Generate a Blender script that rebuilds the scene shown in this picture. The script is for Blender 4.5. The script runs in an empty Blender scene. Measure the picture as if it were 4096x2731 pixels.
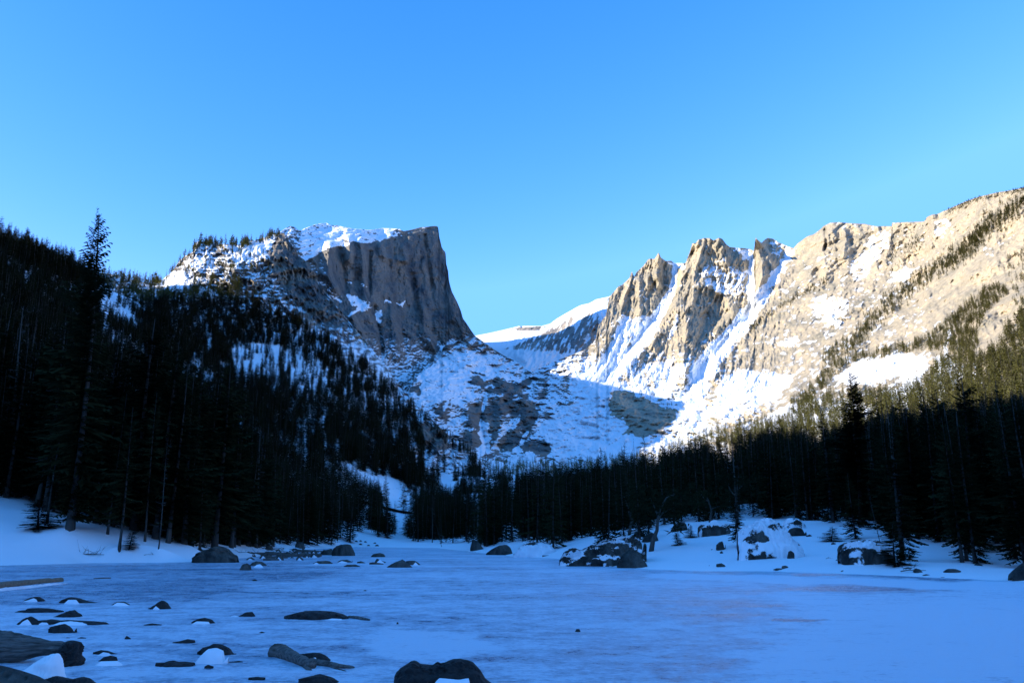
import bpy, math
import numpy as np
from mathutils import Vector

sc = bpy.context.scene
COL = sc.collection
R = math.radians

# ------------------------------------------------------------------ camera, sky, sun, exposure
FPX, CU, CV = 3305.0, 2048.0, 1365.5          # lens in pixels of the 4096 px photograph
TILT = R(13.52)
CAMZ = 1.7
cam_d = bpy.data.cameras.new('camera')
cam_d.sensor_width = 36.0
cam_d.lens = 36.0 * FPX / 4096.0
cam_d.clip_start = 0.1
cam_d.clip_end = 20000
cam = bpy.data.objects.new('camera', cam_d)
COL.objects.link(cam)
cam.location = (0, 0, CAMZ)
cam.rotation_euler = (R(90) + TILT, 0, 0)
sc.camera = cam

SUN_EL, SUN_BACK = R(17.3), R(21.0)            # sun to the left, a little behind the camera
SUNDIR = np.array([-math.cos(SUN_EL) * math.cos(SUN_BACK), -math.cos(SUN_EL) * math.sin(SUN_BACK), math.sin(SUN_EL)])
world = bpy.data.worlds.new('World')
sc.world = world
world.use_nodes = True
wn, wl = world.node_tree.nodes, world.node_tree.links
wn.clear()
sky = wn.new('ShaderNodeTexSky')
sky.sky_type = 'NISHITA'
sky.sun_disc = False
sky.sun_elevation = SUN_EL
sky.sun_rotation = math.atan2(SUNDIR[0], SUNDIR[1])
sky.altitude = 3000
sky.air_density = 1.0
sky.dust_density = 0.2
sky.ozone_density = 2.0
sep = wn.new('ShaderNodeSeparateColor'); comb = wn.new('ShaderNodeCombineColor')   # the camera's saturated colour response
wl.new(sky.outputs[0], sep.inputs[0])
for i, (pw, gain, cap) in enumerate(((2.2, .86, 1.0), (1.12, 1.22, 1.8), (1.05, 1.78, 3.2))):
    c_ = wn.new('ShaderNodeMath'); c_.operation = 'MINIMUM'; c_.inputs[1].default_value = cap   # no glare on the sun's side
    a_ = wn.new('ShaderNodeMath'); a_.operation = 'POWER'; a_.inputs[1].default_value = pw
    b_ = wn.new('ShaderNodeMath'); b_.operation = 'MULTIPLY'; b_.inputs[1].default_value = gain
    wl.new(sep.outputs[i], c_.inputs[0]); wl.new(c_.outputs[0], a_.inputs[0]); wl.new(a_.outputs[0], b_.inputs[0]); wl.new(b_.outputs[0], comb.inputs[i])
bg = wn.new('ShaderNodeBackground'); bg.inputs[1].default_value = 0.15
wo = wn.new('ShaderNodeOutputWorld')
wl.new(comb.outputs[0], bg.inputs[0]); wl.new(bg.outputs[0], wo.inputs[0])

sun_d = bpy.data.lights.new('sun', 'SUN')
sun_d.energy = 5.0
sun_d.angle = R(0.53)
sun_d.color = (1.0, 0.89, 0.70)
sun = bpy.data.objects.new('sun', sun_d)
COL.objects.link(sun)
sun.rotation_euler = Vector(SUNDIR).to_track_quat('Z', 'Y').to_euler()
sun.location = (-500, -200, 900)

sc.view_settings.view_transform = 'Standard'
sc.view_settings.look = 'None'
sc.view_settings.gamma = 1.0
sc.view_settings.use_curve_mapping = False
sc.view_settings.exposure = 1.0
sc.cycles.max_bounces = 6
sc.cycles.diffuse_bounces = 3
sc.cycles.transparent_max_bounces = 4

# ------------------------------------------------------------------ maths
ST, CT = math.sin(TILT), math.cos(TILT)

def P(u, v, Y):
    """photo pixel (4096 wide) at forward distance Y -> world point"""
    cx = (np.asarray(u, float) - CU) / FPX
    cy = (CV - np.asarray(v, float)) / FPX
    d = CT - cy * ST
    s = Y / d
    return np.stack([cx * s, np.broadcast_to(Y, s.shape) * 1.0, CAMZ + (ST + cy * CT) * s], -1)

def PROJ(p):
    x, y, z = p[..., 0], p[..., 1], p[..., 2] - CAMZ
    f = y * CT + z * ST
    up = -y * ST + z * CT
    return CU + FPX * x / f, CV - FPX * up / f

def Yground(v, z=0.0):
    cy = (CV - v) / FPX
    return (z - CAMZ) * (CT - cy * ST) / (ST + cy * CT)

def hash3(i, j, k, seed):
    h = (i.astype(np.int64) * 374761393 + j.astype(np.int64) * 668265263 + k.astype(np.int64) * 2147483647 + seed * 974711) & 0xFFFFFFFF
    h = ((h ^ (h >> 13)) * 1274126177) & 0xFFFFFFFF
    h = ((h ^ (h >> 16)) * 2246822519) & 0xFFFFFFFF
    return ((h ^ (h >> 15)) & 0xFFFF) / 65535.0

def vnoise2(x, y, seed=0):
    """gradient noise, about -1..1"""
    x = np.asarray(x, float); y = np.asarray(y, float)
    xi, yi = np.floor(x), np.floor(y)
    xf, yf = x - xi, y - yi
    sx = xf * xf * xf * (xf * (xf * 6 - 15) + 10); sy = yf * yf * yf * (yf * (yf * 6 - 15) + 10)
    def g(a, b):
        an = hash3(xi + a, yi + b, np.zeros_like(xi), seed) * 6.2832
        return np.cos(an) * (xf - a) + np.sin(an) * (yf - b)
    n0 = g(0, 0) * (1 - sx) + g(1, 0) * sx
    n1 = g(0, 1) * (1 - sx) + g(1, 1) * sx
    return (n0 * (1 - sy) + n1 * sy) * 1.5

def fbm(x, y, oct=5, seed=0, gain=0.5, ridged=False):
    t = 0; a = 1.0; tot = 0
    for o in range(oct):
        n = vnoise2(x * 2 ** o + 17.3 * o, y * 2 ** o - 9.1 * o, seed + o)
        if ridged: n = 1 - 2 * np.abs(n)
        t = t + a * n; tot += a; a *= gain
    return t / tot

def rbf(pts, vals, q, smooth=0.0, sc_=(1, 1), ch=60000):
    pts = np.asarray(pts, float) * sc_; vals = np.asarray(vals, float)
    n = len(pts)
    D = np.linalg.norm(pts[:, None] - pts[None], axis=-1)
    A = np.zeros((n + 3, n + 3))
    A[:n, :n] = -D + np.eye(n) * -smooth * 0
    A[:n, n] = 1; A[n, :n] = 1; A[:n, n + 1:] = pts; A[n + 1:, :n] = pts.T
    w = np.linalg.lstsq(A, np.concatenate([vals, [0, 0, 0]]), rcond=None)[0]
    sh = q.shape[:-1]; q = (q.reshape(-1, 2) * sc_)
    out = np.empty(len(q))
    for i in range(0, len(q), ch):
        b = q[i:i + ch]
        d = np.sqrt(((b[:, None] - pts[None]) ** 2).sum(-1))
        out[i:i + ch] = -d @ w[:n] + w[n] + b @ w[n + 1:]
    return out.reshape(sh)

def pdist(U, V, line):
    """distance to a polyline and position along it 0..1"""
    best = np.full(U.shape, 1e9); tt = np.zeros(U.shape)
    L = np.asarray(line, float); seg = np.hypot(*(L[1:] - L[:-1]).T); cum = np.concatenate([[0], np.cumsum(seg)]); tot = cum[-1]
    for i in range(len(L) - 1):
        a, b = L[i], L[i + 1]; d = b - a
        t = np.clip(((U - a[0]) * d[0] + (V - a[1]) * d[1]) / (d @ d + 1e-9), 0, 1)
        dd = np.hypot(U - a[0] - t * d[0], V - a[1] - t * d[1])
        m = dd < best
        best = np.where(m, dd, best); tt = np.where(m, (cum[i] + t * seg[i]) / tot, tt)
    return best, tt

def psdf(U, V, poly):
    """signed distance to polygon, positive inside"""
    L = list(poly) + [poly[0]]
    d, _ = pdist(U, V, L)
    ins = np.zeros(U.shape, bool)
    for i in range(len(L) - 1):
        (x0, y0), (x1, y1) = L[i], L[i + 1]
        if y0 == y1: continue
        c = ((y0 > V) != (y1 > V)) & (U < (x1 - x0) * (V - y0) / (y1 - y0) + x0)
        ins ^= c
    return np.where(ins, d, -d)

def sstep(a, b, x):
    t = np.clip((x - a) / (b - a), 0, 1)
    return t * t * (3 - 2 * t)

def interp(us, pts):
    pts = np.asarray(sorted(pts), float)
    return np.interp(us, pts[:, 0], pts[:, 1])

# ------------------------------------------------------------------ node helpers
def newmat(name):
    m = bpy.data.materials.new(name); m.use_nodes = True
    nt = m.node_tree; nt.nodes.clear()
    out = nt.nodes.new('ShaderNodeOutputMaterial')
    bs = nt.nodes.new('ShaderNodeBsdfPrincipled')
    nt.links.new(bs.outputs[0], out.inputs[0])
    return m, nt, bs

def N(nt, t, **kw):
    n = nt.nodes.new(t)
    for k, v in kw.items():
        if k.startswith('i_'):
            key = k[2:]
            n.inputs[int(key) if key.isdigit() else key].default_value = v
        else: setattr(n, k, v)
    return n

def noise(nt, vec, scale, detail=4, rough=0.55, stretch=None):
    if stretch:
        mp = N(nt, 'ShaderNodeMapping'); mp.inputs['Scale'].default_value = stretch
        nt.links.new(vec, mp.inputs[0]); vec = mp.outputs[0]
    n = N(nt, 'ShaderNodeTexNoise'); n.inputs['Scale'].default_value = scale
    n.inputs['Detail'].default_value = detail; n.inputs['Roughness'].default_value = rough
    nt.links.new(vec, n.inputs['Vector'])
    return n.outputs[0]

def ramp(nt, fac, stops):
    r = N(nt, 'ShaderNodeValToRGB'); e = r.color_ramp.elements
    while len(e) < len(stops): e.new(0.5)
    for el, (p, c) in zip(e, stops): el.position = p; el.color = (*c, 1) if len(c) == 3 else c
    nt.links.new(fac, r.inputs[0]); return r.outputs[0]

def mix(nt, fac, a, b, mode='MIX'):
    m = N(nt, 'ShaderNodeMix', data_type='RGBA', blend_type=mode)
    for s, i in ((fac, 0), (a, 6), (b, 7)):
        if isinstance(s, (int, float)): m.inputs[i].default_value = s
        elif isinstance(s, tuple): m.inputs[i].default_value = (*s, 1)
        else: nt.links.new(s, m.inputs[i])
    return m.outputs[2]

def mth(nt, op, a, b=0.0, clamp=False):
    m = N(nt, 'ShaderNodeMath', operation=op, use_clamp=clamp)
    for s, i in ((a, 0), (b, 1)):
        if isinstance(s, (int, float)): m.inputs[i].default_value = s
        else: nt.links.new(s, m.inputs[i])
    return m.outputs[0]

SNOW = (0.84, 0.86, 0.88)

def rocksnow(name, c1, c2, c3, scl, bump=0.5, soft=0.10, dist=1.0):
    """rock under the 'snow' vertex attribute; scl = size of the coarse pattern in metres"""
    m, nt, bs = newmat(name)
    geo = N(nt, 'ShaderNodeTexCoord').outputs['Object']
    n1 = noise(nt, geo, 1.0 / scl, 6, 0.6, (1, 1, 0.35))
    n2 = noise(nt, geo, 9.0 / scl, 5, 0.65)
    base = ramp(nt, n1, [(0.32, c3), (0.47, c1), (0.62, c2)])
    base = mix(nt, 1.0, base, ramp(nt, n2, [(0.32, (0.70, 0.70, 0.70)), (0.62, (1.12, 1.12, 1.12))]), 'MULTIPLY')
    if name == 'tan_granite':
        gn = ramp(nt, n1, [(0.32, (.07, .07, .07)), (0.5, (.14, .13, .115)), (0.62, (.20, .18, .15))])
        base = mix(nt, N(nt, 'ShaderNodeAttribute', attribute_name='shade_grey').outputs['Fac'], base, gn)  # cirque side of the wall greyed darker, its shade put into the colour
    at = N(nt, 'ShaderNodeAttribute', attribute_name='snow').outputs['Fac']
    s = mth(nt, 'ADD', at, mth(nt, 'MULTIPLY', mth(nt, 'SUBTRACT', n2, 0.5), 0.5))
    mr = N(nt, 'ShaderNodeMapRange', interpolation_type='SMOOTHSTEP')
    mr.inputs[1].default_value = 0.5 - soft; mr.inputs[2].default_value = 0.5 + soft
    nt.links.new(s, mr.inputs[0]); s = mr.outputs[0]
    nt.links.new(mix(nt, s, base, SNOW), bs.inputs['Base Color'])
    bs.inputs['Roughness'].default_value = 0.85
    bs.inputs['Specular IOR Level'].default_value = 0.15
    bp = N(nt, 'ShaderNodeBump'); bp.inputs['Strength'].default_value = bump; bp.inputs['Distance'].default_value = dist
    nt.links.new(mth(nt, 'MULTIPLY', n2, mth(nt, 'SUBTRACT', 1.0, mth(nt, 'MULTIPLY', s, 0.85))), bp.inputs['Height'])
    nt.links.new(bp.outputs[0], bs.inputs['Normal'])
    return m

def plain(name, c1, c2, scl, rough=0.85, bump=0.4, dist=0.02, stretch=None, spec=0.3):
    m, nt, bs = newmat(name)
    geo = N(nt, 'ShaderNodeTexCoord').outputs['Object']
    n1 = noise(nt, geo, 1.0 / scl, 6, 0.6, stretch)
    nt.links.new(ramp(nt, n1, [(0.35, c1), (0.65, c2)]), bs.inputs['Base Color'])
    bs.inputs['Roughness'].default_value = rough
    bs.inputs['Specular IOR Level'].default_value = spec
    bp = N(nt, 'ShaderNodeBump'); bp.inputs['Strength'].default_value = bump; bp.inputs['Distance'].default_value = dist
    nt.links.new(noise(nt, geo, 4.0 / scl, 5, 0.65, stretch), bp.inputs['Height'])
    nt.links.new(bp.outputs[0], bs.inputs['Normal'])
    return m

M = {}
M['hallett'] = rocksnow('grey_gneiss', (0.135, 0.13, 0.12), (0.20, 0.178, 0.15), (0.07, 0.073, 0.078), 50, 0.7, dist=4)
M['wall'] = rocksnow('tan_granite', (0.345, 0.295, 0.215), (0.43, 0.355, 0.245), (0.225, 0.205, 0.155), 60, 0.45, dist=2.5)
M['cirque'] = rocksnow('shaded_talus_rock', (0.16, 0.16, 0.155), (0.25, 0.23, 0.20), (0.08, 0.08, 0.08), 25, 0.6, dist=2)
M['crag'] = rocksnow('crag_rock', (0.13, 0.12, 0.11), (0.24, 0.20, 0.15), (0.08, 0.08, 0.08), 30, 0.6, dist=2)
M['far'] = rocksnow('far_ridge_rock', (0.22, 0.2, 0.18), (0.34, 0.29, 0.24), (0.13, 0.13, 0.13), 100, 0.5, dist=4)
M['ground'] = rocksnow('snowy_ground', (0.09, 0.08, 0.065), (0.16, 0.14, 0.11), (0.045, 0.04, 0.035), 6, 0.4, dist=0.3)
M['bankrock'] = rocksnow('lichened_rock', (0.05, 0.05, 0.044), (0.105, 0.10, 0.086), (0.018, 0.018, 0.018), 1.0, 0.7, dist=0.08, soft=0.05)
M['rock'] = plain('dark_wet_rock', (0.010, 0.009, 0.009), (0.042, 0.037, 0.034), 0.2, 0.75, 0.9, 0.06)
M['snow'] = plain('snow', (0.80, 0.82, 0.85), (0.87, 0.88, 0.90), 0.8, 0.9, 0.15, 0.02, spec=0.1)
M['wood'] = plain('weathered_wood', (0.05, 0.042, 0.035), (0.19, 0.17, 0.15), 0.12, 0.85, 0.8, 0.02, (0.25, 3, 3))
M['bark'] = plain('bark', (0.025, 0.022, 0.019), (0.075, 0.066, 0.058), 0.3, 0.9, 0.6, 0.03, (3, 3, 0.5))
M['deadwood'] = plain('dead_wood', (0.032, 0.029, 0.025), (0.095, 0.085, 0.072), 0.3, 0.9, 0.4, 0.02, (3, 3, 0.4))
M['logtan'] = plain('barkless_log', (0.12, 0.08, 0.05), (0.26, 0.18, 0.12), 0.2, 0.8, 0.5, 0.02, (0.3, 3, 3))

def foliage(name, a, b):
    m, nt, bs = newmat(name)
    oi = N(nt, 'ShaderNodeObjectInfo').outputs['Random']
    geo = N(nt, 'ShaderNodeTexCoord').outputs['Object']
    n1 = noise(nt, geo, 9, 3)
    c = ramp(nt, mth(nt, 'ADD', mth(nt, 'MULTIPLY', oi, 0.6), mth(nt, 'MULTIPLY', n1, 0.4)), [(0.2, a), (0.75, b)])
    nt.links.new(c, bs.inputs['Base Color'])
    bs.inputs['Roughness'].default_value = 0.8
    bs.inputs['Specular IOR Level'].default_value = 0.0
    return m
M['needle'] = foliage('shaded_conifer_needles', (0.010, 0.014, 0.007), (0.026, 0.030, 0.013))  # near-black copy for trees in shade, the shade put into the colour
M['needle_lit'] = foliage('sunlit_conifer_needles', (0.105, 0.105, 0.028), (0.19, 0.175, 0.055))  # lighter copy for the far slopes, sunlight put into the colour

# ------------------------------------------------------------------ mesh builders
def mkmesh(name, V, F, mat=None, smooth=True, attrs=None):
    me = bpy.data.meshes.new(name)
    V = np.ascontiguousarray(V, np.float32)
    me.vertices.add(len(V)); me.vertices.foreach_set('co', V.ravel())
    if isinstance(F, np.ndarray):
        k = F.shape[1]; n = len(F)
        me.loops.add(n * k); me.loops.foreach_set('vertex_index', F.astype(np.int32).ravel())
        me.polygons.add(n); me.polygons.foreach_set('loop_start', np.arange(0, n * k, k, dtype=np.int32))
    else:
        n = len(F); tot = [len(f) for f in F]
        me.loops.add(sum(tot)); me.loops.foreach_set('vertex_index', np.concatenate([np.asarray(f) for f in F]).astype(np.int32))
        me.polygons.add(n); me.polygons.foreach_set('loop_start', np.concatenate([[0], np.cumsum(tot)[:-1]]).astype(np.int32))
    me.update(calc_edges=True); me.validate()
    me.polygons.foreach_set('use_smooth', np.full(n, smooth, bool))
    for k, a in (attrs or {}).items():
        at = me.attributes.new(k, 'FLOAT', 'POINT'); at.data.foreach_set('value', np.ascontiguousarray(a, np.float32).ravel())
    if mat: me.materials.append(mat)
    return me

def link(name, me, label=None, cat=None, group=None, kind=None, parent=None, loc=(0, 0, 0)):
    o = bpy.data.objects.new(name, me); COL.objects.link(o)
    o.location = loc
    if parent: o.parent = parent
    if label: o['label'] = label
    if cat: o['category'] = cat
    if group: o['group'] = group
    if kind: o['kind'] = kind
    return o

def grid_faces(nr, nc):
    i = np.arange(nr * nc).reshape(nr, nc)
    return np.stack([i[:-1, :-1], i[:-1, 1:], i[1:, 1:], i[1:, :-1]], -1).reshape(-1, 4)

def normals(Pn):
    du = np.gradient(Pn, axis=1); dv = np.gradient(Pn, axis=0)
    n = np.cross(du, dv); n /= np.linalg.norm(n, axis=-1, keepdims=True) + 1e-9
    tocam = np.array([0, 0, CAMZ]) - Pn
    n *= np.sign((n * tocam).sum(-1, keepdims=True) + 1e-12)
    return n

SHEETS = {}
def sheet(name, u0, u1, du, nr, top, bot, depth, snow, mat, label, backs=((1.06, 0.99), (1.2, 0.9), (1.5, 0.5))):
    """a mountain surface: rows from its foot to its skyline, then a far side going down behind"""
    us = np.arange(u0, u1 + du, du)
    vt, vb = top(us), bot(us)
    t = np.linspace(0, 1, nr)[:, None]
    V = vb[None] * (1 - t) + vt[None] * t
    U = np.broadcast_to(us[None], V.shape).copy()
    D = depth(U, V)
    pts = P(U, V, D)
    nrm = normals(pts)
    s = snow(U, V, pts, nrm)
    SHEETS[name] = (us, V, D)
    last = pts[-1]; rows = [pts]; ss = [s]
    for k, (m, zf) in enumerate(backs):
        b = last.copy(); b[:, 0] *= m; b[:, 1] *= m; b[:, 2] = last[:, 2] * zf
        rows.append(b[None]); ss.append(s[-1:])
    A = np.concatenate(rows); S = np.concatenate(ss)
    me = mkmesh(name, A.reshape(-1, 3), grid_faces(*A.shape[:2])[:, ::-1], mat, True, {'snow': S, 'shade_grey': sstep(2430, 2180, np.broadcast_to(us[None], S.shape) + 60 * fbm(np.broadcast_to(us[None], S.shape) / 60, np.arange(S.shape[0])[:, None] / 30.0, 4, 99))})  # weight of the painted shade grey, full on the cirque side
    return link(name, me, label, kind='structure')

def sheet_depth(name, u, v):
    us, V, D = SHEETS[name]
    i = int(np.clip(np.searchsorted(us, u), 0, len(us) - 1))
    col = V[::-1, i]; d = D[::-1, i]
    return float(np.interp(v, col, d)) if col[0] <= v <= col[-1] else None

# ================================================================== MOUNTAINS
def K(pts, x0=2400, y0=900, k=.3507):
    return [(x0 + k * a, y0 + k * b) for a, b in pts]

def ribs(U, V, D, feats, jit=6.0, seed=3):
    """crests stand out towards the viewer, gullies cut in; wavering edges"""
    ju = U + jit * fbm(U / 40, V / 40, 4, seed); jv = V + jit * fbm(U / 40 + 50, V / 40, 4, seed + 9)
    for line, w, amp in feats:
        d, t = pdist(ju, jv, line)
        k = np.clip(1 - d / w, 0, 1)
        D = D - amp * k ** 1.2
    return D

def feature_snow(U, V, s, polys, lines=(), jit=14, seed=8):
    ju = U + jit * 2.2 * fbm(U / 38, V / 30, 6, seed, .6); jv = V + jit * 2.0 * fbm(U / 38 + 9, V / 30 + 50, 6, seed + 5, .6)
    for poly, amt, soft in polys:
        s = s + amt * sstep(-soft, soft, psdf(ju, jv, poly))
    ju = U + jit * .5 * fbm(U / 30, V / 30, 4, seed); jv = V + jit * .5 * fbm(U / 30 + 9, V / 30 + 50, 4, seed + 5)
    for line, w0, w1, amt in lines:
        d, t = pdist(ju, jv, line)
        w = w0 + (w1 - w0) * t
        s = s + amt * sstep(w * 1.25, w * .7, d)
    return s

# ---- the flat-topped peak
H_TOP = [(1000, 1000), (1080, 960), (1119, 930), (1140, 915), (1160, 905), (1178, 908), (1196, 922), (1206, 921), (1216, 915), (1240, 906), (1257, 899), (1285, 894), (1308, 892), (1318, 898),
         (1340, 904), (1348, 901), (1362, 905), (1410, 915), (1476, 920), (1500, 918), (1533, 913), (1570, 914), (1599, 916), (1614, 925), (1635, 922), (1681, 910), (1715, 907), (1737, 904), (1750, 906),
         (1753, 910), (1755, 925), (1757, 948), (1763, 970), (1767, 989), (1775, 1002), (1782, 1009), (1784, 1030), (1785, 1055), (1793, 1086), (1794, 1111), (1800, 1140), (1808, 1167), (1829, 1208),
         (1844, 1244), (1852, 1274), (1864, 1290), (1887, 1325), (1900, 1343), (1946, 1376), (2000, 1412), (2120, 1500)]
CLIFF = [(1000, 1140), (1180, 1070), (1226, 1042), (1323, 991), (1350, 985), (1385, 992), (1410, 966), (1461, 975), (1500, 968), (1560, 955), (1635, 938), (1700, 926), (1760, 915)]
hp = [(1000, 1000, 1600), (1119, 930, 1700), (1308, 892, 1980), (1533, 913, 2160), (1700, 908, 2260), (1757, 948, 2275), (1790, 1090, 2240), (1850, 1260, 2160), (1900, 1343, 2080), (2000, 1412, 2060), (2120, 1500, 2000),
      (1150, 1000, 1600), (1226, 1040, 1640), (1323, 989, 1770), (1410, 963, 1880), (1461, 973, 1930), (1560, 955, 2070), (1635, 940, 2180), (1700, 930, 2230),
      (1250, 1120, 1600), (1330, 1120, 1700), (1420, 1120, 1820), (1520, 1120, 1930), (1620, 1120, 2080), (1720, 1120, 2170),
      (1330, 1240, 1560), (1420, 1240, 1640), (1520, 1220, 1860), (1620, 1240, 2000), (1720, 1240, 2080), (1800, 1250, 2120),
      (1400, 1400, 1450), (1550, 1400, 1640), (1700, 1400, 1880), (1850, 1400, 2020), (1450, 1550, 1300), (1600, 1600, 1400), (1800, 1600, 1700), (2100, 1700, 1850), (1200, 1300, 1350), (1100, 1400, 1200)]
H_RIBS = [([(1318, 990), (1312, 1040), (1310, 1100), (1335, 1150)], 34, 75), ([(1395, 960), (1400, 1010), (1395, 1040)], 24, 45), ([(1440, 975), (1450, 1060), (1455, 1160), (1475, 1230)], 26, 40),
          ([(1480, 1010), (1475, 1100), (1480, 1200)], 14, -30), ([(1360, 1000), (1375, 1080), (1385, 1160)], 22, -35), ([(1520, 985), (1535, 1030), (1620, 1045)], 18, 25), ([(1612, 990), (1620, 1040)], 20, 30),
          ([(1560, 1260), (1580, 1340), (1600, 1420)], 34, 45), ([(1495, 1230), (1520, 1330), (1530, 1420)], 22, -40), ([(1690, 1240), (1700, 1330), (1740, 1400)], 30, 45), ([(1650, 1100), (1660, 1200), (1690, 1300)], 18, -25),
          ([(1405, 1270), (1440, 1320), (1480, 1420)], 34, 50), ([(1790, 1180), (1820, 1260), (1850, 1330)], 22, 30), ([(1250, 1030), (1290, 1100)], 26, 35), ([(1700, 940), (1712, 1050), (1730, 1150)], 12, -22), ([(1575, 960), (1580, 1040)], 12, -20)]
def h_depth(U, V):
    hp_ = np.array(hp, float)
    D = rbf(hp_[:, :2], hp_[:, 2], np.stack([U, V], -1))
    D = ribs(U, V, D, H_RIBS)
    cl = interp(U[0], CLIFF)[None]
    face = sstep(-6, 14, V - cl)
    D -= face * (20 * fbm((U + 12 * fbm(U / 50, V / 50, 3, 16)) / 44, V / 120, 4, 11) + 5 * fbm(U / 10, V / 30, 4, 12, ridged=True)) + face * 12 * fbm(U / 70, V / 36, 5, 14) - face * 22 * np.clip(fbm((U + 10 * fbm(U / 30, V / 30, 3, 18)) / 60, (V + .3 * U) / 110, 4, 19, ridged=True) - .35, 0, 1)
    D -= (1 - face) * 26 * fbm(U / 50 + V / 90, V / 22, 5, 13)
    led = sstep(1150, 1350, V) * face
    D -= led * (30 * fbm((U + V * .3) / 60, (V - U * .25) / 38, 5, 15) + 12 * fbm(U / 16, V / 14, 4, 17, ridged=True))
    return D
def h_snow(U, V, p, n):
    cl = interp(U[0], CLIFF)[None] + 8 * fbm(U / 18, V / 300, 4, 21)
    top = sstep(5, -5, V - cl)
    s = -0.22 + .80 * top + 0.42 * np.clip(n[..., 2], 0, 1)
    s += top * (0.75 * fbm((U + V) / 40, (V - .35 * U) / 9, 5, 22) + .4 * fbm(U / 10, V / 5, 3, 26)) * sstep(1120, 1200, U) - top * .10
    s -= top * 0.45 * sstep(1215, 1190, U) * (0.6 + fbm(U / 15, V / 12, 4, 23))
    s -= top * 0.55 * sstep(1530, 1660, U)
    s += (1 - top) * sstep(1200, 1500, V) * .25 + .36 * fbm(U / 22, V / 10, 6, 24, .62) * (1 - top)
    s += .22 * sstep(1780, 1700, U) * sstep(1270, 1400, V)
    return feature_snow(U, V, s, [
        ([(1388, 1177), (1430, 1190), (1487, 1218), (1490, 1232), (1440, 1246), (1395, 1268), (1388, 1262), (1425, 1228), (1400, 1205)], .9, 4),
        ([(1496, 1240), (1520, 1250), (1532, 1285), (1522, 1300), (1500, 1270)], .7, 4), ([(1590, 1213), (1625, 1208), (1630, 1218), (1595, 1222)], .9, 3),
        ([(1540, 1195), (1552, 1198), (1556, 1212), (1545, 1212)], .9, 3), ([(1440, 1132), (1465, 1135), (1462, 1140), (1440, 1140)], .9, 3),
        ([(1266, 1108), (1300, 1120), (1345, 1165), (1375, 1215), (1350, 1215), (1300, 1160)], .55, 6),
        ([(1225, 1060), (1275, 1040), (1305, 1020), (1300, 1090), (1270, 1110), (1240, 1080)], .35, 10), ([(1385, 1113), (1410, 1125), (1400, 1130)], .8, 3),
        ([(1760, 1375), (1870, 1340), (1950, 1385), (2120, 1500), (1700, 1600)], .6, 14)])
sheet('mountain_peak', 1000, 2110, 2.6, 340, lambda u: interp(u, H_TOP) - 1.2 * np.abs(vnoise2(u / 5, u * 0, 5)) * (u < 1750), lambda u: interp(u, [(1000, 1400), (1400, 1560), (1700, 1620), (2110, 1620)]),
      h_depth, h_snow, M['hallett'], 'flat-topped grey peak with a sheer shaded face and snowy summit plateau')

# ---- far ridge behind the saddle
F_TOP = [(1850, 1352), (1913, 1340), (1945, 1334), (1964, 1330), (2000, 1322), (2059, 1308), (2075, 1304), (2110, 1303), (2168, 1303), (2200, 1295), (2228, 1274), (2257, 1257), (2308, 1228), (2325, 1220), (2359, 1212), (2385, 1197), (2436, 1186), (2480, 1160), (2560, 1140)]
def f_depth(U, V):
    fp = np.array([(1850, 1352, 3100), (2059, 1308, 3250), (2200, 1295, 3200), (2359, 1212, 2950), (2480, 1160, 2700), (1900, 1420, 2700), (2050, 1390, 2750), (2200, 1350, 2700), (2330, 1290, 2600),
                   (2400, 1250, 2560), (2100, 1440, 2300), (2300, 1420, 2300), (2500, 1350, 2300), (1950, 1550, 2050), (2300, 1550, 2050), (2560, 1140, 2650), (2000, 1345, 3050)], float)
    D = rbf(fp[:, :2], fp[:, 2], np.stack([U, V], -1))
    D -= 45 * fbm((U + .8 * V) / 30, (V - .6 * U) / 60, 5, 31, ridged=True) * sstep(1990, 2080, U)
    return D
def f_snow(U, V, p, n):
    s = 0.9 + .3 * fbm(U / 20, V / 10, 4, 33)
    ju = U + 8 * fbm(U / 20, V / 20, 4, 35)
    dark = sstep(-14, 14, psdf(ju, V, [(2020, 1395), (2150, 1340), (2240, 1295), (2290, 1258), (2300, 1300), (2345, 1255), (2385, 1245), (2420, 1300), (2400, 1420), (2250, 1412), (2120, 1402)]))
    s -= dark * (.55 + .95 * fbm((U + .5 * V) / 10, (V - 1.1 * U) / 60, 4, 36))
    s -= .7 * sstep(-3, 3, psdf(ju, V, [(2059, 1310), (2168, 1304), (2160, 1322), (2070, 1322)]))
    s -= .4 * sstep(-8, 8, psdf(ju, V, [(1920, 1345), (2050, 1360), (2010, 1375), (1930, 1365)])) * (.5 + fbm(U / 8, V / 6, 3, 39))
    return s
sheet('distant_ridge', 1850, 2560, 3.0, 130, lambda u: interp(u, F_TOP), lambda u: u * 0 + 1550, f_depth, f_snow, M['far'], 'snow-filled ridge beyond the saddle')

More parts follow.
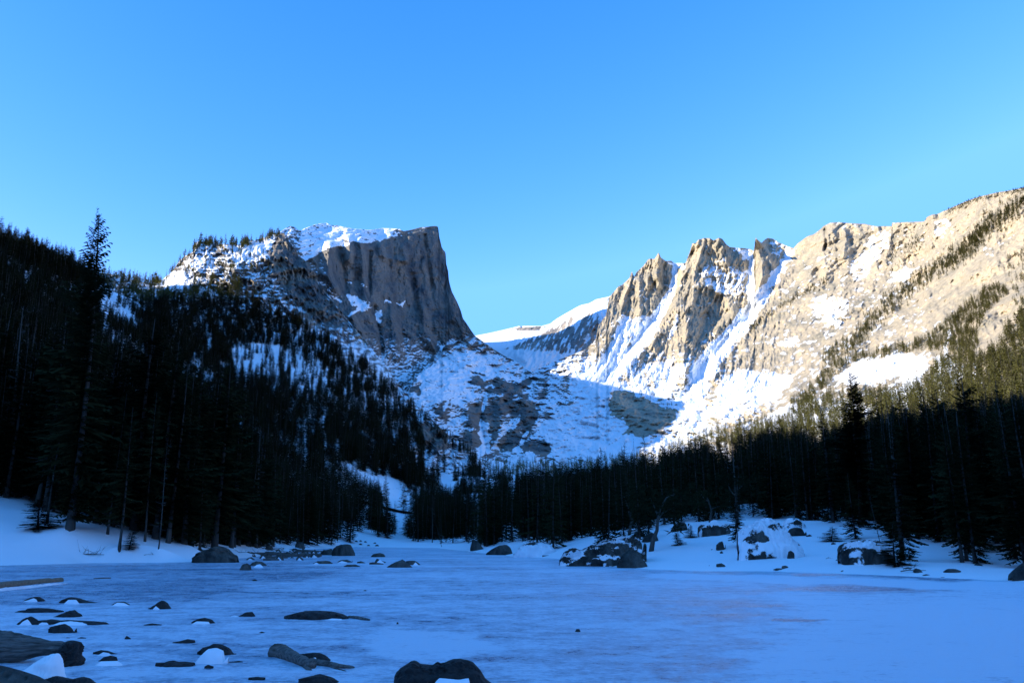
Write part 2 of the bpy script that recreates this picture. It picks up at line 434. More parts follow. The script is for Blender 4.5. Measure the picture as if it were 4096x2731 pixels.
# ---- the spired wall on the right with the shaded cirque under it
W_TOP = [(1560, 1640), (1600, 1600), (1628, 1572), (1641, 1545), (1655, 1522), (1672, 1502), (1684, 1494), (1700, 1478), (1722, 1466), (1740, 1446), (1756, 1436), (1765, 1415), (1771, 1392), (1785, 1378), (1812, 1376), (1830, 1364), (1864, 1352), (1905, 1348), (1946, 1378), (2000, 1414), (2060, 1444), (2110, 1478), (2136, 1485), (2180, 1462), (2263, 1428), (2346, 1396),
         (2384, 1355), (2394, 1300), (2424, 1262), (2436, 1190), (2455, 1168), (2474, 1145), (2488, 1140), (2506, 1123), (2518, 1112), (2524, 1092), (2528, 1085), (2533, 1100), (2538, 1106), (2545, 1090), (2557, 1079), (2575, 1062), (2592, 1038), (2600, 1034), (2618, 1036), (2626, 1024), (2633, 1011), (2638, 1014),
         (2643, 1030), (2665, 1045), (2684, 1043), (2697, 1053), (2742, 1053), (2750, 1030), (2758, 1012), (2764, 990), (2768, 974), (2782, 973), (2793, 959), (2818, 952), (2840, 953), (2854, 962), (2864, 957), (2876, 951), (2888, 955), (2897, 966), (2905, 978), (2920, 989),
         (2932, 990), (2946, 992), (2977, 993), (3000, 997), (3016, 1004), (3018, 985), (3020, 962), (3023, 950), (3027, 956), (3034, 962), (3046, 972), (3060, 958), (3072, 952), (3091, 955), (3117, 971), (3155, 987), (3174, 993), (3190, 975), (3206, 962), (3230, 945), (3257, 936), (3280, 918), (3295, 904), (3321, 891),
         (3359, 889), (3398, 893), (3461, 896), (3500, 905), (3566, 905), (3569, 891), (3621, 889), (3697, 886), (3707, 869), (3729, 858), (3748, 857), (3793, 837), (3857, 808), (3921, 786), (3984, 771), (4048, 761), (4096, 751), (4250, 715), (4420, 680)]
wp = [(1560, 1600, 1050), (1650, 1510, 1350), (1700, 1445, 1650), (1760, 1403, 1900), (1864, 1352, 2020), (1946, 1378, 2030), (2000, 1414, 2020), (2110, 1478, 1900), (2136, 1485, 1860), (2263, 1428, 1880), (2346, 1396, 1960), (2390, 1320, 2060), (2436, 1190, 2330),
      (2528, 1090, 2380), (2633, 1015, 2340), (2700, 1055, 2400), (2850, 955, 2260), (2980, 995, 2340), (3023, 955, 2240), (3090, 955, 2330), (3174, 993, 2250), (3257, 936, 2120), (3321, 891, 2080), (3500, 905, 1950), (3620, 890, 1820), (3729, 858, 1700), (3921, 786, 1480), (4096, 751, 1330), (4420, 680, 1150),
      (1850, 1500, 1600), (1750, 1600, 1150), (1800, 1700, 1050), (1700, 1780, 860), (1650, 1900, 640), (2000, 1560, 1520), (2000, 1700, 1230), (2000, 1800, 1080), (1950, 1860, 880), (2150, 1560, 1620), (2200, 1700, 1260), (2200, 1820, 1020), (2100, 1900, 780), (2400, 1600, 1420), (2400, 1750, 1150), (2500, 1840, 900),
      (2300, 1500, 1700), (2450, 1450, 1800), (2480, 1300, 2080), (2600, 1250, 2130), (2600, 1400, 1850), (2750, 1250, 2050), (2750, 1450, 1720), (2650, 1600, 1400), (2780, 1650, 1200), (2850, 1100, 2180), (2900, 1250, 2050), (2950, 1400, 1720), (2950, 1600, 1200), (3100, 1150, 2010), (3150, 1300, 1700), (3100, 1500, 1350),
      (3100, 1700, 900), (2800, 1780, 950), (3300, 1050, 1950), (3350, 1250, 1600), (3400, 1450, 1200), (3300, 1600, 950), (3500, 1100, 1750), (3650, 1000, 1700), (3600, 1200, 1480), (3700, 1350, 1120), (3600, 1500, 950), (3650, 1650, 650), (3900, 950, 1400), (3850, 1150, 1250), (4000, 1050, 1200), (4050, 900, 1280),
      (3950, 1300, 950), (4000, 1500, 640), (4150, 1250, 850), (4420, 1000, 1000), (4420, 1300, 700), (4420, 1600, 420), (4100, 1650, 430), (3600, 1720, 560), (1900, 1990, 560), (2500, 1970, 560), (3000, 1890, 560), (3500, 1830, 440), (4100, 1790, 340)]
W_RIBS = [([(2633, 1010), (2632, 1060), (2628, 1110)], 26, 55), (K([(455, 650), (470, 800), (450, 1010)]), 34, 62), (K([(545, 610), (545, 690), (535, 780)]), 26, 45), (K([(640, 560), (670, 690)]), 22, 40),
          (K([(1050, 205), (1140, 220), (1160, 330), (1110, 430)]), 34, 60), (K([(1350, 150), (1400, 250), (1430, 420)]), 45, 40), (K([(1070, 530), (1075, 700), (1055, 900), (970, 990), (1000, 1200), (960, 1380), (960, 1560), (980, 1750)]), 75, 105),
          (K([(930, 540), (905, 760), (850, 960), (760, 1150), (560, 1380), (300, 1600)]), 50, 60), (K([(360, 530), (330, 700), (260, 900), (190, 1050), (100, 1250), (0, 1450)]), 50, 50), (K([(200, 700), (100, 900), (-50, 1150), (-200, 1300), (-400, 1450)]), 55, 40),
          ([(3023, 948), (3032, 1000), (3050, 1060), (3048, 1120), (3020, 1190)], 48, 110), ([(3030, 960), (3070, 1010), (3095, 1080)], 16, 30), ([(3321, 891), (3300, 960), (3275, 1030), (3240, 1100)], 60, 45), ([(3385, 930), (3380, 980), (3375, 1030)], 30, 40),
          ([(3300, 920), (3305, 960), (3298, 1000)], 9, -28), ([(2700, 1050), (2697, 1120), (2690, 1150), (2660, 1215), (2620, 1270), (2540, 1370), (2470, 1460), (2420, 1520)], 30, -50), ([(3005, 1005), (3005, 1100), (3003, 1219), (2952, 1290), (2857, 1404), (2793, 1487), (2748, 1560)], 46, -60),
          ([(3135, 1000), (3120, 1060), (3080, 1110), (3040, 1190), (2990, 1270)], 30, -35), ([(3729, 858), (3735, 920), (3720, 980)], 26, 40), ([(3570, 892), (3560, 960), (3540, 1040)], 24, 25), ([(3715, 900), (3725, 960)], 10, -25),
          ([(2810, 1140), (2900, 1180), (2935, 1250), (2880, 1330)], 36, 40), (K([(1540, 1020), (1560, 1120), (1520, 1200)]), 26, 40), ([(2430, 1590), (2520, 1640), (2640, 1690)], 60, 45), ([(2960, 1560), (2910, 1620), (2870, 1680)], 50, 20), ([(2845, 1400), (2870, 1440), (2860, 1510)], 34, 40),
          ([(1940, 1590), (1925, 1660), (1930, 1720), (1945, 1800)], 16, -30), ([(1880, 1660), (1890, 1720), (1890, 1780)], 36, 34), ([(2000, 1600), (2010, 1680), (1990, 1760)], 40, 36), ([(2000, 1512), (2010, 1530)], 26, 30), ([(2080, 1560), (2110, 1640), (2060, 1720)], 36, 24),
          ([(3960, 900), (4000, 1000), (3900, 1100)], 80, 30), ([(3920, 1290), (3980, 1230), (4096, 1180)], 60, 50), ([(3560, 1440), (3480, 1500), (3400, 1560)], 45, 24), ([(3180, 1560), (3150, 1640)], 60, 30)]
def w_depth(U, V):
    w_ = np.array(wp, float)
    D = rbf(w_[:, :2], w_[:, 2], np.stack([U, V], -1))
    D = ribs(U, V, D, W_RIBS)
    sp = sstep(3300, 2950, U) * sstep(2250, 2450, U) * sstep(1620, 1480, V)         # jagged pillars
    slab = sstep(2950, 3250, U)
    low = 1 - sp - slab * (1 - sp)
    D -= sp * (40 * fbm((U + .25 * V) / 40, V / 95, 4, 41, ridged=True) + 13 * fbm(U / 12, V / 24, 4, 42, ridged=True))
    a, b = (U + .75 * V), (V + .75 * U)     # along / across the tilted ledges
    fs = np.clip(D / 1600, .3, 1.3)
    D -= slab * (1 - sp) * fs * (34 * fbm((U - .75 * V) / 200, b / 70, 4, 43) + 30 * fbm((U - .5 * V) / 150, (V + .3 * U) / 150, 4, 59, ridged=True) + 4 * fbm((U - .75 * V) / 90, b / 24, 4, 44, ridged=True, gain=.42) + 6 * fbm(U / 18, V / 36, 4, 45) + 12 * np.clip(fbm((U - .75 * V) / 130 + .4 * fbm(U / 90, V / 90, 2, 56), b / 38 + .6 * fbm(U / 70, V / 70, 3, 57), 3, 48, ridged=True) - .30, 0, 1) + 8 * np.clip(fbm(U / 60, V / 90, 3, 49, ridged=True) - .35, 0, 1))
    D -= np.clip(low, 0, 1) * fs * (62 * fbm((U + .5 * V) / 75, (V - .2 * U) / 48, 5, 46) + 30 * np.clip(fbm((U - .3 * V) / 60, V / 26, 4, 50, ridged=True), -.2, 1) + 8 * fbm(U / 18, V / 15, 4, 47, ridged=True))
    return D
W_SN = [([(1799, 1620), (1870, 1590), (1958, 1565), (1999, 1517), (2033, 1530), (2100, 1515), (2192, 1510), (2185, 1585), (2150, 1675), (2095, 1758), (2082, 1806), (1985, 1806), (1861, 1785), (1847, 1723), (1880, 1660)], -.19, 12),
        ([(2150, 1700), (2371, 1551), (2412, 1537), (2454, 1641), (2522, 1716), (2564, 1751), (2543, 1820), (2219, 1825)], .75, 8), ([(1682, 1500), (1790, 1400), (1861, 1386), (1958, 1441), (2054, 1496), (1978, 1520), (1889, 1560), (1792, 1610), (1682, 1620)], .20, 10),
        ([(1675, 1675), (1740, 1730), (1820, 1813), (1806, 1889), (1723, 1813), (1648, 1700)], .7, 6), ([(1921, 1684), (1958, 1688), (1945, 1745), (1960, 1800), (1925, 1800)], 1.3, 3), ([(1999, 1697), (2061, 1676), (2035, 1724), (2000, 1750), (1990, 1795), (1970, 1795)], 1.0, 4), ([(2140, 1790), (2200, 1775), (2215, 1800), (2170, 1820), (2140, 1815)], -1.2, 4),
        ([(2085, 1780), (2140, 1760), (2150, 1790), (2090, 1810)], -.8, 4), ([(1850, 1520), (1900, 1500), (1960, 1530), (1930, 1550)], -.5, 8), ([(1640, 1540), (1690, 1540), (1680, 1580), (1640, 1575)], -.8, 6), ([(3760, 1430), (3900, 1450), (3980, 1560), (3850, 1620), (3700, 1600)], .5, 16), ([(3160, 1660), (3400, 1600), (3600, 1640), (3500, 1700), (3200, 1740)], .45, 14), ([(3905, 1010), (4000, 930), (4090, 900), (4060, 960), (3960, 1040)], .3, 10), (K([(250, 1040), (600, 1040), (660, 1120), (680, 1180), (500, 1420), (330, 1650), (60, 1900), (-200, 1850), (0, 1530), (100, 1350), (200, 1180)]), .62, 6),
        ([(2712, 1580), (2790, 1485), (2880, 1375), (2990, 1245), (3040, 1160), (3110, 1060), (3150, 1005), (3180, 1000), (3120, 1110), (3060, 1210), (2985, 1320), (2900, 1430), (2835, 1530), (2810, 1600), (2860, 1640), (2800, 1690), (2720, 1665)], 1.1, 5),
        ([(3255, 1200), (3300, 1188), (3390, 1200), (3402, 1220), (3345, 1312), (3290, 1285), (3250, 1232)], .42, 16), ([(3330, 1515), (3420, 1450), (3600, 1412), (3725, 1418), (3700, 1475), (3600, 1500), (3470, 1545)], .52, 16),
        ([(3545, 1590), (3640, 1500), (3690, 1480), (3685, 1620), (3600, 1650)], .95, 6), ([(2890, 1510), (2960, 1480), (3170, 1500), (3160, 1550), (3000, 1640), (2880, 1690), (2850, 1640)], .5, 12),
        ([(3560, 1085), (3665, 1065), (3640, 1125), (3565, 1130)], .5, 12), ([(3400, 1090), (3480, 940), (3567, 906), (3565, 960), (3490, 1060), (3420, 1140)], .42, 10), ([(3000, 1705), (3140, 1630), (3290, 1600), (3240, 1680), (3050, 1735)], .85, 8),
        ([(3730, 880), (3810, 870), (3810, 940), (3750, 960)], .4, 8), ([(2735, 1055), (2700, 1053), (2660, 1046), (2700, 1075), (2740, 1075)], 1, 4), ([(2925, 990), (3015, 1000), (3005, 1050), (2975, 1030)], .9, 5),
        ([(3110, 1365), (3190, 1350), (3190, 1380), (3120, 1390)], .8, 6), ([(3060, 960), (3130, 975), (3170, 990), (3120, 1040), (3090, 1000)], .35, 6), ([(2800, 1060), (2900, 1040), (2990, 1090), (2985, 1190), (2870, 1180), (2810, 1110)], .38, 12),
        ([(2440, 1575), (2480, 1560), (2560, 1590), (2700, 1648), (2690, 1690), (2600, 1740), (2530, 1752), (2492, 1730), (2530, 1705), (2450, 1655), (2430, 1615)], -1.5, 5),
        ([(1900, 1640), (1950, 1560), (2000, 1515), (2060, 1545), (2130, 1600), (2160, 1660), (2130, 1720), (2080, 1790), (2000, 1800), (1930, 1805), (1860, 1790), (1830, 1720)], -.30, 12),
        ([(1962, 1520), (2000, 1510), (2030, 1530), (2010, 1570), (1975, 1560)], -.8, 5), ([(2090, 1700), (2220, 1690), (2230, 1810), (2100, 1820)], -.10, 12), ([(2330, 1540), (2470, 1560), (2500, 1620), (2430, 1700), (2560, 1760), (2560, 1830), (2250, 1830), (2300, 1720)], .45, 14),
        ([(1660, 1500), (1760, 1420), (1880, 1480), (1850, 1560), (1700, 1640)], .22, 12), ([(1850, 1390), (1930, 1385), (2050, 1450), (2010, 1490), (1900, 1470)], .25, 10), ([(1800, 1760), (1850, 1790), (1820, 1860), (1760, 1830), (1740, 1780)], .5, 8)]
W_LN = [([(2700, 1060), (2697, 1120), (2690, 1155), (2660, 1215), (2620, 1275), (2560, 1360)], 8, 30, .9), ([(3005, 1050), (3005, 1219), (2952, 1290), (2857, 1404), (2793, 1487)], 10, 34, .9), ([(2710, 1262), (2700, 1310), (2675, 1350)], 6, 8, .6),
        ([(3800, 1320), (3780, 1380), (3790, 1450)], 8, 10, .6), ([(2310, 1540), (2440, 1440), (2465, 1395), (2480, 1280)], 34, 6, .5), ([(1945, 1596), (1930, 1640)], 6, 6, .9), ([(1928, 1690), (1940, 1740), (1942, 1800)], 10, 18, .9), ([(2010, 1740), (2060, 1700), (2080, 1660)], 9, 9, .5),
        ([(2060, 1800), (2090, 1760), (2105, 1730)], 8, 6, .6)]
def w_snow(U, V, p, n):
    shade = sstep(1440, 1500, V + np.clip(2150 - U, -50, 900) * .12 - np.clip(U - 2650, 0, 900) * .28) * sstep(2900, 2650, U)
    sp = sstep(3300, 2950, U) * sstep(2250, 2450, U) * sstep(1620, 1480, V)
    slab = sstep(2950, 3250, U)
    b = (V + .75 * U)
    s = -.05 + .55 * np.clip(n[..., 2], 0, 1)
    s += shade * (.27 + .10 * np.clip(n[..., 2], 0, 1) + .62 * fbm((U - .4 * V) / 46, (V + .2 * U) / 27, 6, 51, .62) + .85 * fbm(U / 90, V / 60, 4, 58) - .10 * sstep(2300, 2100, U))
    s += (1 - shade) * (-.07 * sp + .46 * fbm((U + .3 * V) / 30, V / 16, 5, 52))
    s += slab * (1 - shade) * (-.10 + .58 * fbm((U - .75 * V) / 70, b / 16, 6, 53, .62))
    s += (1 - shade) * .16 * fbm(U / 110, V / 110, 3, 54) + .30 * sstep(1380, 1480, V) * sstep(2900, 2700, U) * (1 - shade)
    s -= slab * .3 * sstep(3650, 3900, U)
    return feature_snow(U, V, s, W_SN, W_LN)
w_top = lambda u: interp(u, W_TOP) - 1.5 * np.abs(vnoise2(u / 5, u * 0, 15)) * (u > 2400)
w_bot = lambda u: interp(u, [(1560, 2020), (1800, 2000), (2500, 1980), (3000, 1900), (3500, 1840), (4420, 1800)])
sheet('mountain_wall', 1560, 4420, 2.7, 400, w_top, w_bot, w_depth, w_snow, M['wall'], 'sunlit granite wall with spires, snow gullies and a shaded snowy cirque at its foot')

# ---- the craggy shoulder above the left forest
C_TOP = [(150, 1070), (300, 1078), (450, 1098), (560, 1128), (600, 1135), (650, 1118), (690, 1085), (711, 1052), (734, 1027), (772, 1007), (776, 981), (791, 966), (814, 967), (868, 975), (925, 978), (963, 978), (1002, 966), (1059, 950), (1113, 934), (1136, 934), (1150, 944), (1157, 969), (1166, 978), (1185, 1000), (1194, 1025), (1219, 1040), (1235, 1072), (1258, 1088),
         (1273, 1118), (1289, 1153), (1327, 1195), (1342, 1218), (1400, 1290), (1480, 1385), (1560, 1490), (1650, 1600), (1750, 1700), (1850, 1790), (1950, 1870)]
cp = [(150, 1070, 860), (400, 1092, 940), (560, 1130, 960), (150, 1300, 700), (350, 1350, 640), (150, 1600, 430), (350, 1700, 380), (150, 1800, 300), (350, 1850, 270), (650, 1122, 980), (711, 1052, 1000), (791, 966, 1010), (868, 975, 1000), (963, 978, 1030), (1060, 950, 1080), (1136, 934, 1110), (1235, 1072, 1050), (1342, 1218, 980), (1480, 1385, 900), (1650, 1600, 800), (1850, 1790, 720), (1950, 1870, 700), (700, 1150, 840), (760, 1090, 890), (820, 1080, 870), (950, 1060, 890), (1080, 1030, 960), (1150, 1100, 970), (560, 1250, 740),
      (700, 1300, 650), (900, 1220, 800), (1100, 1200, 860), (1250, 1280, 860), (1000, 1350, 720), (1300, 1400, 760), (900, 1500, 590), (1200, 1550, 610), (1400, 1600, 640), (1600, 1750, 610), (1800, 1870, 620), (1300, 1800, 430), (1600, 1900, 480), (1800, 1970, 520), (1000, 1750, 420), (560, 1600, 440), (560, 1350, 600), (560, 1800, 320), (1000, 1900, 330), (1300, 1950, 350), (1600, 2030, 400), (1950, 2080, 470)]
C_RIBS = [([(1140, 936), (1150, 1000), (1160, 1070)], 50, 16), ([(1050, 960), (1070, 1030), (1060, 1080)], 34, -18), ([(790, 966), (770, 1030), (740, 1090)], 30, 25), ([(860, 975), (840, 1050), (800, 1110)], 30, -14), ([(1220, 1050), (1250, 1150), (1300, 1250)], 40, 26), ([(1120, 1200), (1200, 1300)], 40, 20), ([(1740, 1660), (1770, 1740), (1745, 1800)], 34, 26), ([(1690, 1700), (1700, 1760)], 30, 20)]
def c_depth(U, V):
    c_ = np.array(cp, float)
    D = rbf(c_[:, :2], c_[:, 2], np.stack([U, V], -1))
    D = ribs(U, V, D, C_RIBS)
    k = np.clip(D / 900, .4, 1)
    rk = sstep(1500, 1200, V) + sstep(1550, 1650, U)
    D -= k * rk * (46 * fbm(U / 60, V / 50, 5, 61) + 16 * fbm(U / 18, V / 22, 4, 62, ridged=True))
    return D
def c_snow(U, V, p, n):
    s = .12 + .5 * np.clip(n[..., 2], 0, 1) + .42 * fbm(U / 26, V / 10, 5, 71)
    s += .5 * sstep(1250, 1350, V) * sstep(1330, 1180, U) + .22 * sstep(1500, 1700, V) * sstep(1180, 1330, U)
    return feature_snow(U, V, s, [([(900, 985), (1060, 955), (1110, 945), (1080, 1000), (1020, 1040), (940, 1040)], .9, 8), ([(640, 1090), (760, 1085), (810, 1120), (780, 1150), (660, 1160)], .9, 8), ([(800, 1150), (850, 1150), (845, 1175), (800, 1180)], .9, 6),
        ([(780, 975), (830, 975), (860, 1060), (800, 1100), (740, 1090)], .22, 8), ([(1090, 950), (1160, 950), (1230, 1060), (1290, 1150), (1340, 1230), (1250, 1260), (1120, 1150), (1080, 1060)], -.42, 10), ([(1160, 1260), (1330, 1230), (1400, 1310), (1250, 1320)], -.2, 10),
        ([(940, 1360), (1080, 1350), (1150, 1390), (1120, 1460), (1060, 1500), (950, 1520), (930, 1450)], .12, 14), ([(1640, 1690), (1720, 1690), (1745, 1790), (1680, 1800)], -.6, 8), ([(1730, 1650), (1800, 1720), (1780, 1800), (1730, 1810)], -.7, 8)])
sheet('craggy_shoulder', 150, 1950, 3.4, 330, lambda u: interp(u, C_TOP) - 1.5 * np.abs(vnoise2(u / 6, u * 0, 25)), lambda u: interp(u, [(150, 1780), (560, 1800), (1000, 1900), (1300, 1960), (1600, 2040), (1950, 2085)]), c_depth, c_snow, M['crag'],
      'rocky shoulder with shaded cliffs above the left forest', backs=((1.03, 1.02), (1.12, 1.08), (1.26, 1.17), (1.42, 1.27), (1.55, .9)))  # hidden back raised behind the crest to cast a higher shadow line

# ================================================================== NEAR GROUND (one height field)
def onice(u, v): return P(u, v, Yground(v))[:2]
SHORE = [(-1500, 2290), (-400, 2268), (0, 2261), (357, 2251), (765, 2247), (1000, 2228), (1170, 2200), (1416, 2187), (1738, 2190), (1942, 2212), (2060, 2225), (2243, 2234), (2250, 2247), (2400, 2262), (2591, 2275), (2800, 2284), (3100, 2284), (3450, 2296), (3800, 2312), (4096, 2326), (4800, 2370)]
shore = [tuple(onice(u, v)) for u, v in SHORE]
LAKE = shore + [(34, 15), (22, 4), (0, 3), (-22, 5), (-40, 20)]
def resample(L, step):
    out = []
    for a, b in zip(L, L[1:] + L[:1]):
        n = max(1, int(np.hypot(b[0] - a[0], b[1] - a[1]) / step))
        out += [(a[0] + (b[0] - a[0]) * i / n, a[1] + (b[1] - a[1]) * i / n) for i in range(n)]
    return out
ctl = [(x, y, 0.02) for x, y in resample(LAKE, 5.0)]
cen = [(-8, 20), (8, 20), (0, 40), (-20, 45), (15, 38), (0, 60), (-12, 70), (-15, 100), (-20, 130), (-5, 100), (-22, 160), (-20, 190), (-8, 140), (0, 80), (10, 30), (-12, 30), (22, 26), (-30, 55)]
ctl += [(x, y, -1.2) for x, y in cen]
for u, v, Y in [(0, 1990, 80), (140, 2050, 76), (280, 2108, 68), (200, 2180, 66), (0, 2140, 67), (357, 2085, 80), (561, 2110, 78), (470, 2180, 66), (765, 2180, 74), (700, 2215, 66), (560, 2150, 72), (640, 2180, 66), (950, 2190, 92), (1200, 2160, 135), (1350, 2160, 200), (1440, 2090, 280), (1500, 2150, 290), (1700, 2160, 270), (1900, 2160, 230),
                (0, 1850, 110), (400, 1950, 110), (-400, 1900, 80), (0, 1600, 185), (300, 1700, 190), (600, 1850, 190), (700, 1600, 300), (300, 1350, 360), (900, 1950, 220), (1000, 1760, 395), (560, 1610, 425), (560, 1360, 590), (900, 1510, 575), (1300, 1815, 415), (1600, 1915, 465), (1800, 1980, 500), (1700, 2060, 380),
                (2040, 2170, 175), (2200, 2130, 150), (2000, 2120, 260), (1950, 2000, 420), (2000, 1930, 560), (2300, 1920, 460), (2300, 1965, 720), (2600, 1930, 520), (2000, 1975, 790), (2120, 2160, 125), (2170, 2190, 103), (2100, 2206, 104), (2640, 2120, 84), (2600, 2200, 66), (2700, 2160, 70), (2750, 2090, 92), (2900, 2125, 76),
                (2950, 2200, 58), (3050, 2110, 74), (3080, 2170, 60), (3140, 2110, 78), (3200, 2160, 64), (3300, 2085, 88), (3400, 2110, 74), (3350, 2170, 60), (3400, 2250, 46), (3500, 2150, 60), (3600, 2120, 80), (3650, 2260, 44), (3800, 2240, 50), (3950, 2260, 46), (4096, 2290, 41), (3900, 2180, 80), (3000, 2020, 140),
                (3500, 1990, 150), (4000, 2000, 140), (4600, 2050, 90), (2600, 1990, 260), (3000, 1850, 350), (3500, 1800, 350), (4000, 1700, 380), (4400, 1640, 400), (3000, 1860, 620), (3500, 1800, 520), (3200, 1900, 240), (3700, 1850, 240), (2560, 2110, 100), (2450, 2120, 96), (2350, 2190, 76), (2800, 2240, 56), (3050, 2250, 50)]:
    p = P(u, v, Y); ctl.append((p[0], p[1], p[2]))
for Y in (-400, -250, -100, 0, 100, 200, 300, 420, 540, 660, 760, 850):
    k = 1 + .10 * sstep(500, 850, Y) - .02 * sstep(350, 560, Y); w = (10 * math.sin(Y * .021) + 8 * math.sin(Y * .05)) * (Y < 400)
    for x, z in ((-70, 9), (-113, 30), (-200, 86), (-300, 155), (-400, 228 + w), (-480, 240 + w), (-700, 235 + 150 * sstep(250, 620, Y)), (-1000, 230 + 160 * sstep(250, 560, Y))):  # outer ridge is out of view, raised to throw shade across the valley
        if x > -150 and 0 < Y < 260: continue
        if Y > 500 and x > -350: continue
        ctl.append((x, Y, z * k if -600 < x <= -200 else z))
for x, y, z in [(0, -30, 2), (-30, -60, 5), (40, -40, 3), (60, 0, 5), (80, 40, 9), (120, 60, 22), (200, -100, 30), (200, 60, 42), (240, 200, 48), (450, 100, 130), (600, 300, 170), (700, 0, 200), (420, 560, 90), (600, 700, 200), (200, 420, 40), (300, 440, 52), (250, 560, 50), (260, 700, 60), (330, 330, 70), (0, -200, 12), (300, -300, 60), (-40, 10, 3), (-60, 30, 7), (-45, 45, 3)]:
    ctl.append((x, y, z))
ctl += [(-557, 850, 283), (-600, 850, 305), (-530, 760, 262), (-545, 650, 262), (-540, 540, 255)]
ctl = np.array(ctl)
def axis(a, b, lo, hi, d, g):
    c = list(np.arange(lo, hi, d)); s = d
    while c[-1] < b: s *= g; c.append(c[-1] + s)
    s = d
    while c[0] > a: s *= g; c.insert(0, c[0] - s)
    return np.array(c)
gx = axis(-1000, 700, -58, 60, .7, 1.05); gy = axis(-420, 850, 26, 130, .7, 1.035)
GX, GY = np.meshgrid(gx, gy)
GZ = rbf(ctl[:, :2], ctl[:, 2], np.stack([GX, GY], -1))
sd = -psdf(GX, GY, LAKE)                       # + outside the lake
far_ = sstep(60, 300, sd)
GZ += sstep(0, 8, sd) * (.35 * fbm(GX / 9, GY / 9, 4, 81) + .09 * fbm(GX / 2.0, GY / 2.0, 3, 82)) + sstep(20, 120, sd) * 3.0 * fbm(GX / 40, GY / 40, 4, 83) + far_ * 8 * fbm(GX / 110, GY / 110, 4, 84)
GZ = np.where(sd < 0, np.minimum(GZ, -.02 + .12 * sd), np.maximum(GZ, .015 + .02 * np.clip(sd, 0, 5)))
GP = np.stack([GX, GY, GZ], -1)
gn = np.cross(np.gradient(GP, axis=1), np.gradient(GP, axis=0)); gn /= np.linalg.norm(gn, axis=-1, keepdims=True); gn *= np.sign(gn[..., 2:])
gs = 1.0 - 1.0 * sstep(.80, .55, gn[..., 2]) + .32 * fbm(GX / 18, GY / 18, 5, 85) * sstep(20, 60, sd) - .25 * sstep(40, 150, sd)
gs = np.where(sd < 25, 1.2, gs)
ground = link('snowy_hillside_ground', mkmesh('snowy_hillside_ground', GP.reshape(-1, 3), grid_faces(*GX.shape), M['ground'], True, {'snow': gs}), 'snow-covered banks and hillsides around the frozen lake', kind='structure')
def ground_z(x, y):
    x = np.asarray(x, float); y = np.asarray(y, float)
    i = np.clip(np.searchsorted(gx, x) - 1, 0, len(gx) - 2); j = np.clip(np.searchsorted(gy, y) - 1, 0, len(gy) - 2)
    a = (x - gx[i]) / (gx[i + 1] - gx[i]); b = (y - gy[j]) / (gy[j + 1] - gy[j])
    return (GZ[j, i] * (1 - a) + GZ[j, i + 1] * a) * (1 - b) + (GZ[j + 1, i] * (1 - a) + GZ[j + 1, i + 1] * a) * b

# ---- base terrain out to the horizon
def terrain():
    n = 60
    x = np.linspace(-6000, 6000, n); y = np.linspace(-5000, 8000, n)
    X, Y_ = np.meshgrid(x, y)
    Z = np.full(X.shape, -6.0) + 0 * X
    r = np.hypot(X - 0, Y_ - 900)
    Z += 60 * sstep(3200, 6000, r) * (1 + fbm(X / 1500, Y_ / 1500, 4, 91)) * sstep(-200, 1500, Y_)
    link('terrain', mkmesh('terrain', np.stack([X, Y_, Z], -1).reshape(-1, 3), grid_faces(n, n), M['ground'], True, {'snow': np.full(n * n, .6)}), 'snowy terrain reaching the horizon', kind='structure')
terrain()

# ================================================================== ICE
def ice_mat():
    m, nt, bs = newmat('lake_ice')
    geo = N(nt, 'ShaderNodeTexCoord').outputs['Object']
    big = noise(nt, geo, .16, 5, .6, (.8, 1, 1))
    mid = noise(nt, geo, 1.5, 7, .72, (.9, 1.0, 1))
    fine = noise(nt, geo, 9.0, 6, .75, (.9, 1, 1))
    d = N(nt, 'ShaderNodeAttribute', attribute_name='dust').outputs['Fac']
    s = mth(nt, 'ADD', d, mth(nt, 'MULTIPLY', mth(nt, 'SUBTRACT', big, .5), 1.1))
    s = mth(nt, 'ADD', s, mth(nt, 'MULTIPLY', mth(nt, 'SUBTRACT', mid, .5), 1.2))
    s = mth(nt, 'ADD', s, mth(nt, 'MULTIPLY', mth(nt, 'SUBTRACT', fine, .5), 1.3))
    mr = N(nt, 'ShaderNodeMapRange', interpolation_type='SMOOTHSTEP'); mr.inputs[1].default_value = .24; mr.inputs[2].default_value = .80
    nt.links.new(s, mr.inputs[0]); s = mr.outputs[0]
    icec = ramp(nt, mid, [(.3, (.12, .19, .29)), (.7, (.34, .45, .58))])
    nt.links.new(mix(nt, s, icec, (.72, .81, .90)), bs.inputs['Base Color'])
    nt.links.new(mth(nt, 'ADD', .24, mth(nt, 'MULTIPLY', s, .62)), bs.inputs['Roughness'])
    nt.links.new(mth(nt, 'SUBTRACT', .5, mth(nt, 'MULTIPLY', s, .38)), bs.inputs['Specular IOR Level'])
    bs.inputs['IOR'].default_value = 1.31
    bs.inputs['Coat Weight'].default_value = 0.28; bs.inputs['Coat Roughness'].default_value = 0.16; bs.inputs['Coat IOR'].default_value = 1.31
    bp = N(nt, 'ShaderNodeBump'); bp.inputs['Strength'].default_value = 1.0; bp.inputs['Distance'].default_value = .075
    nt.links.new(bp.outputs[0], bs.inputs['Coat Normal'])
    nt.links.new(mth(nt, 'ADD', mth(nt, 'MULTIPLY', mid, .7), mth(nt, 'MULTIPLY', fine, .55)), bp.inputs['Height'])
    nt.links.new(bp.outputs[0], bs.inputs['Normal'])
    return m
M['ice'] = ice_mat()
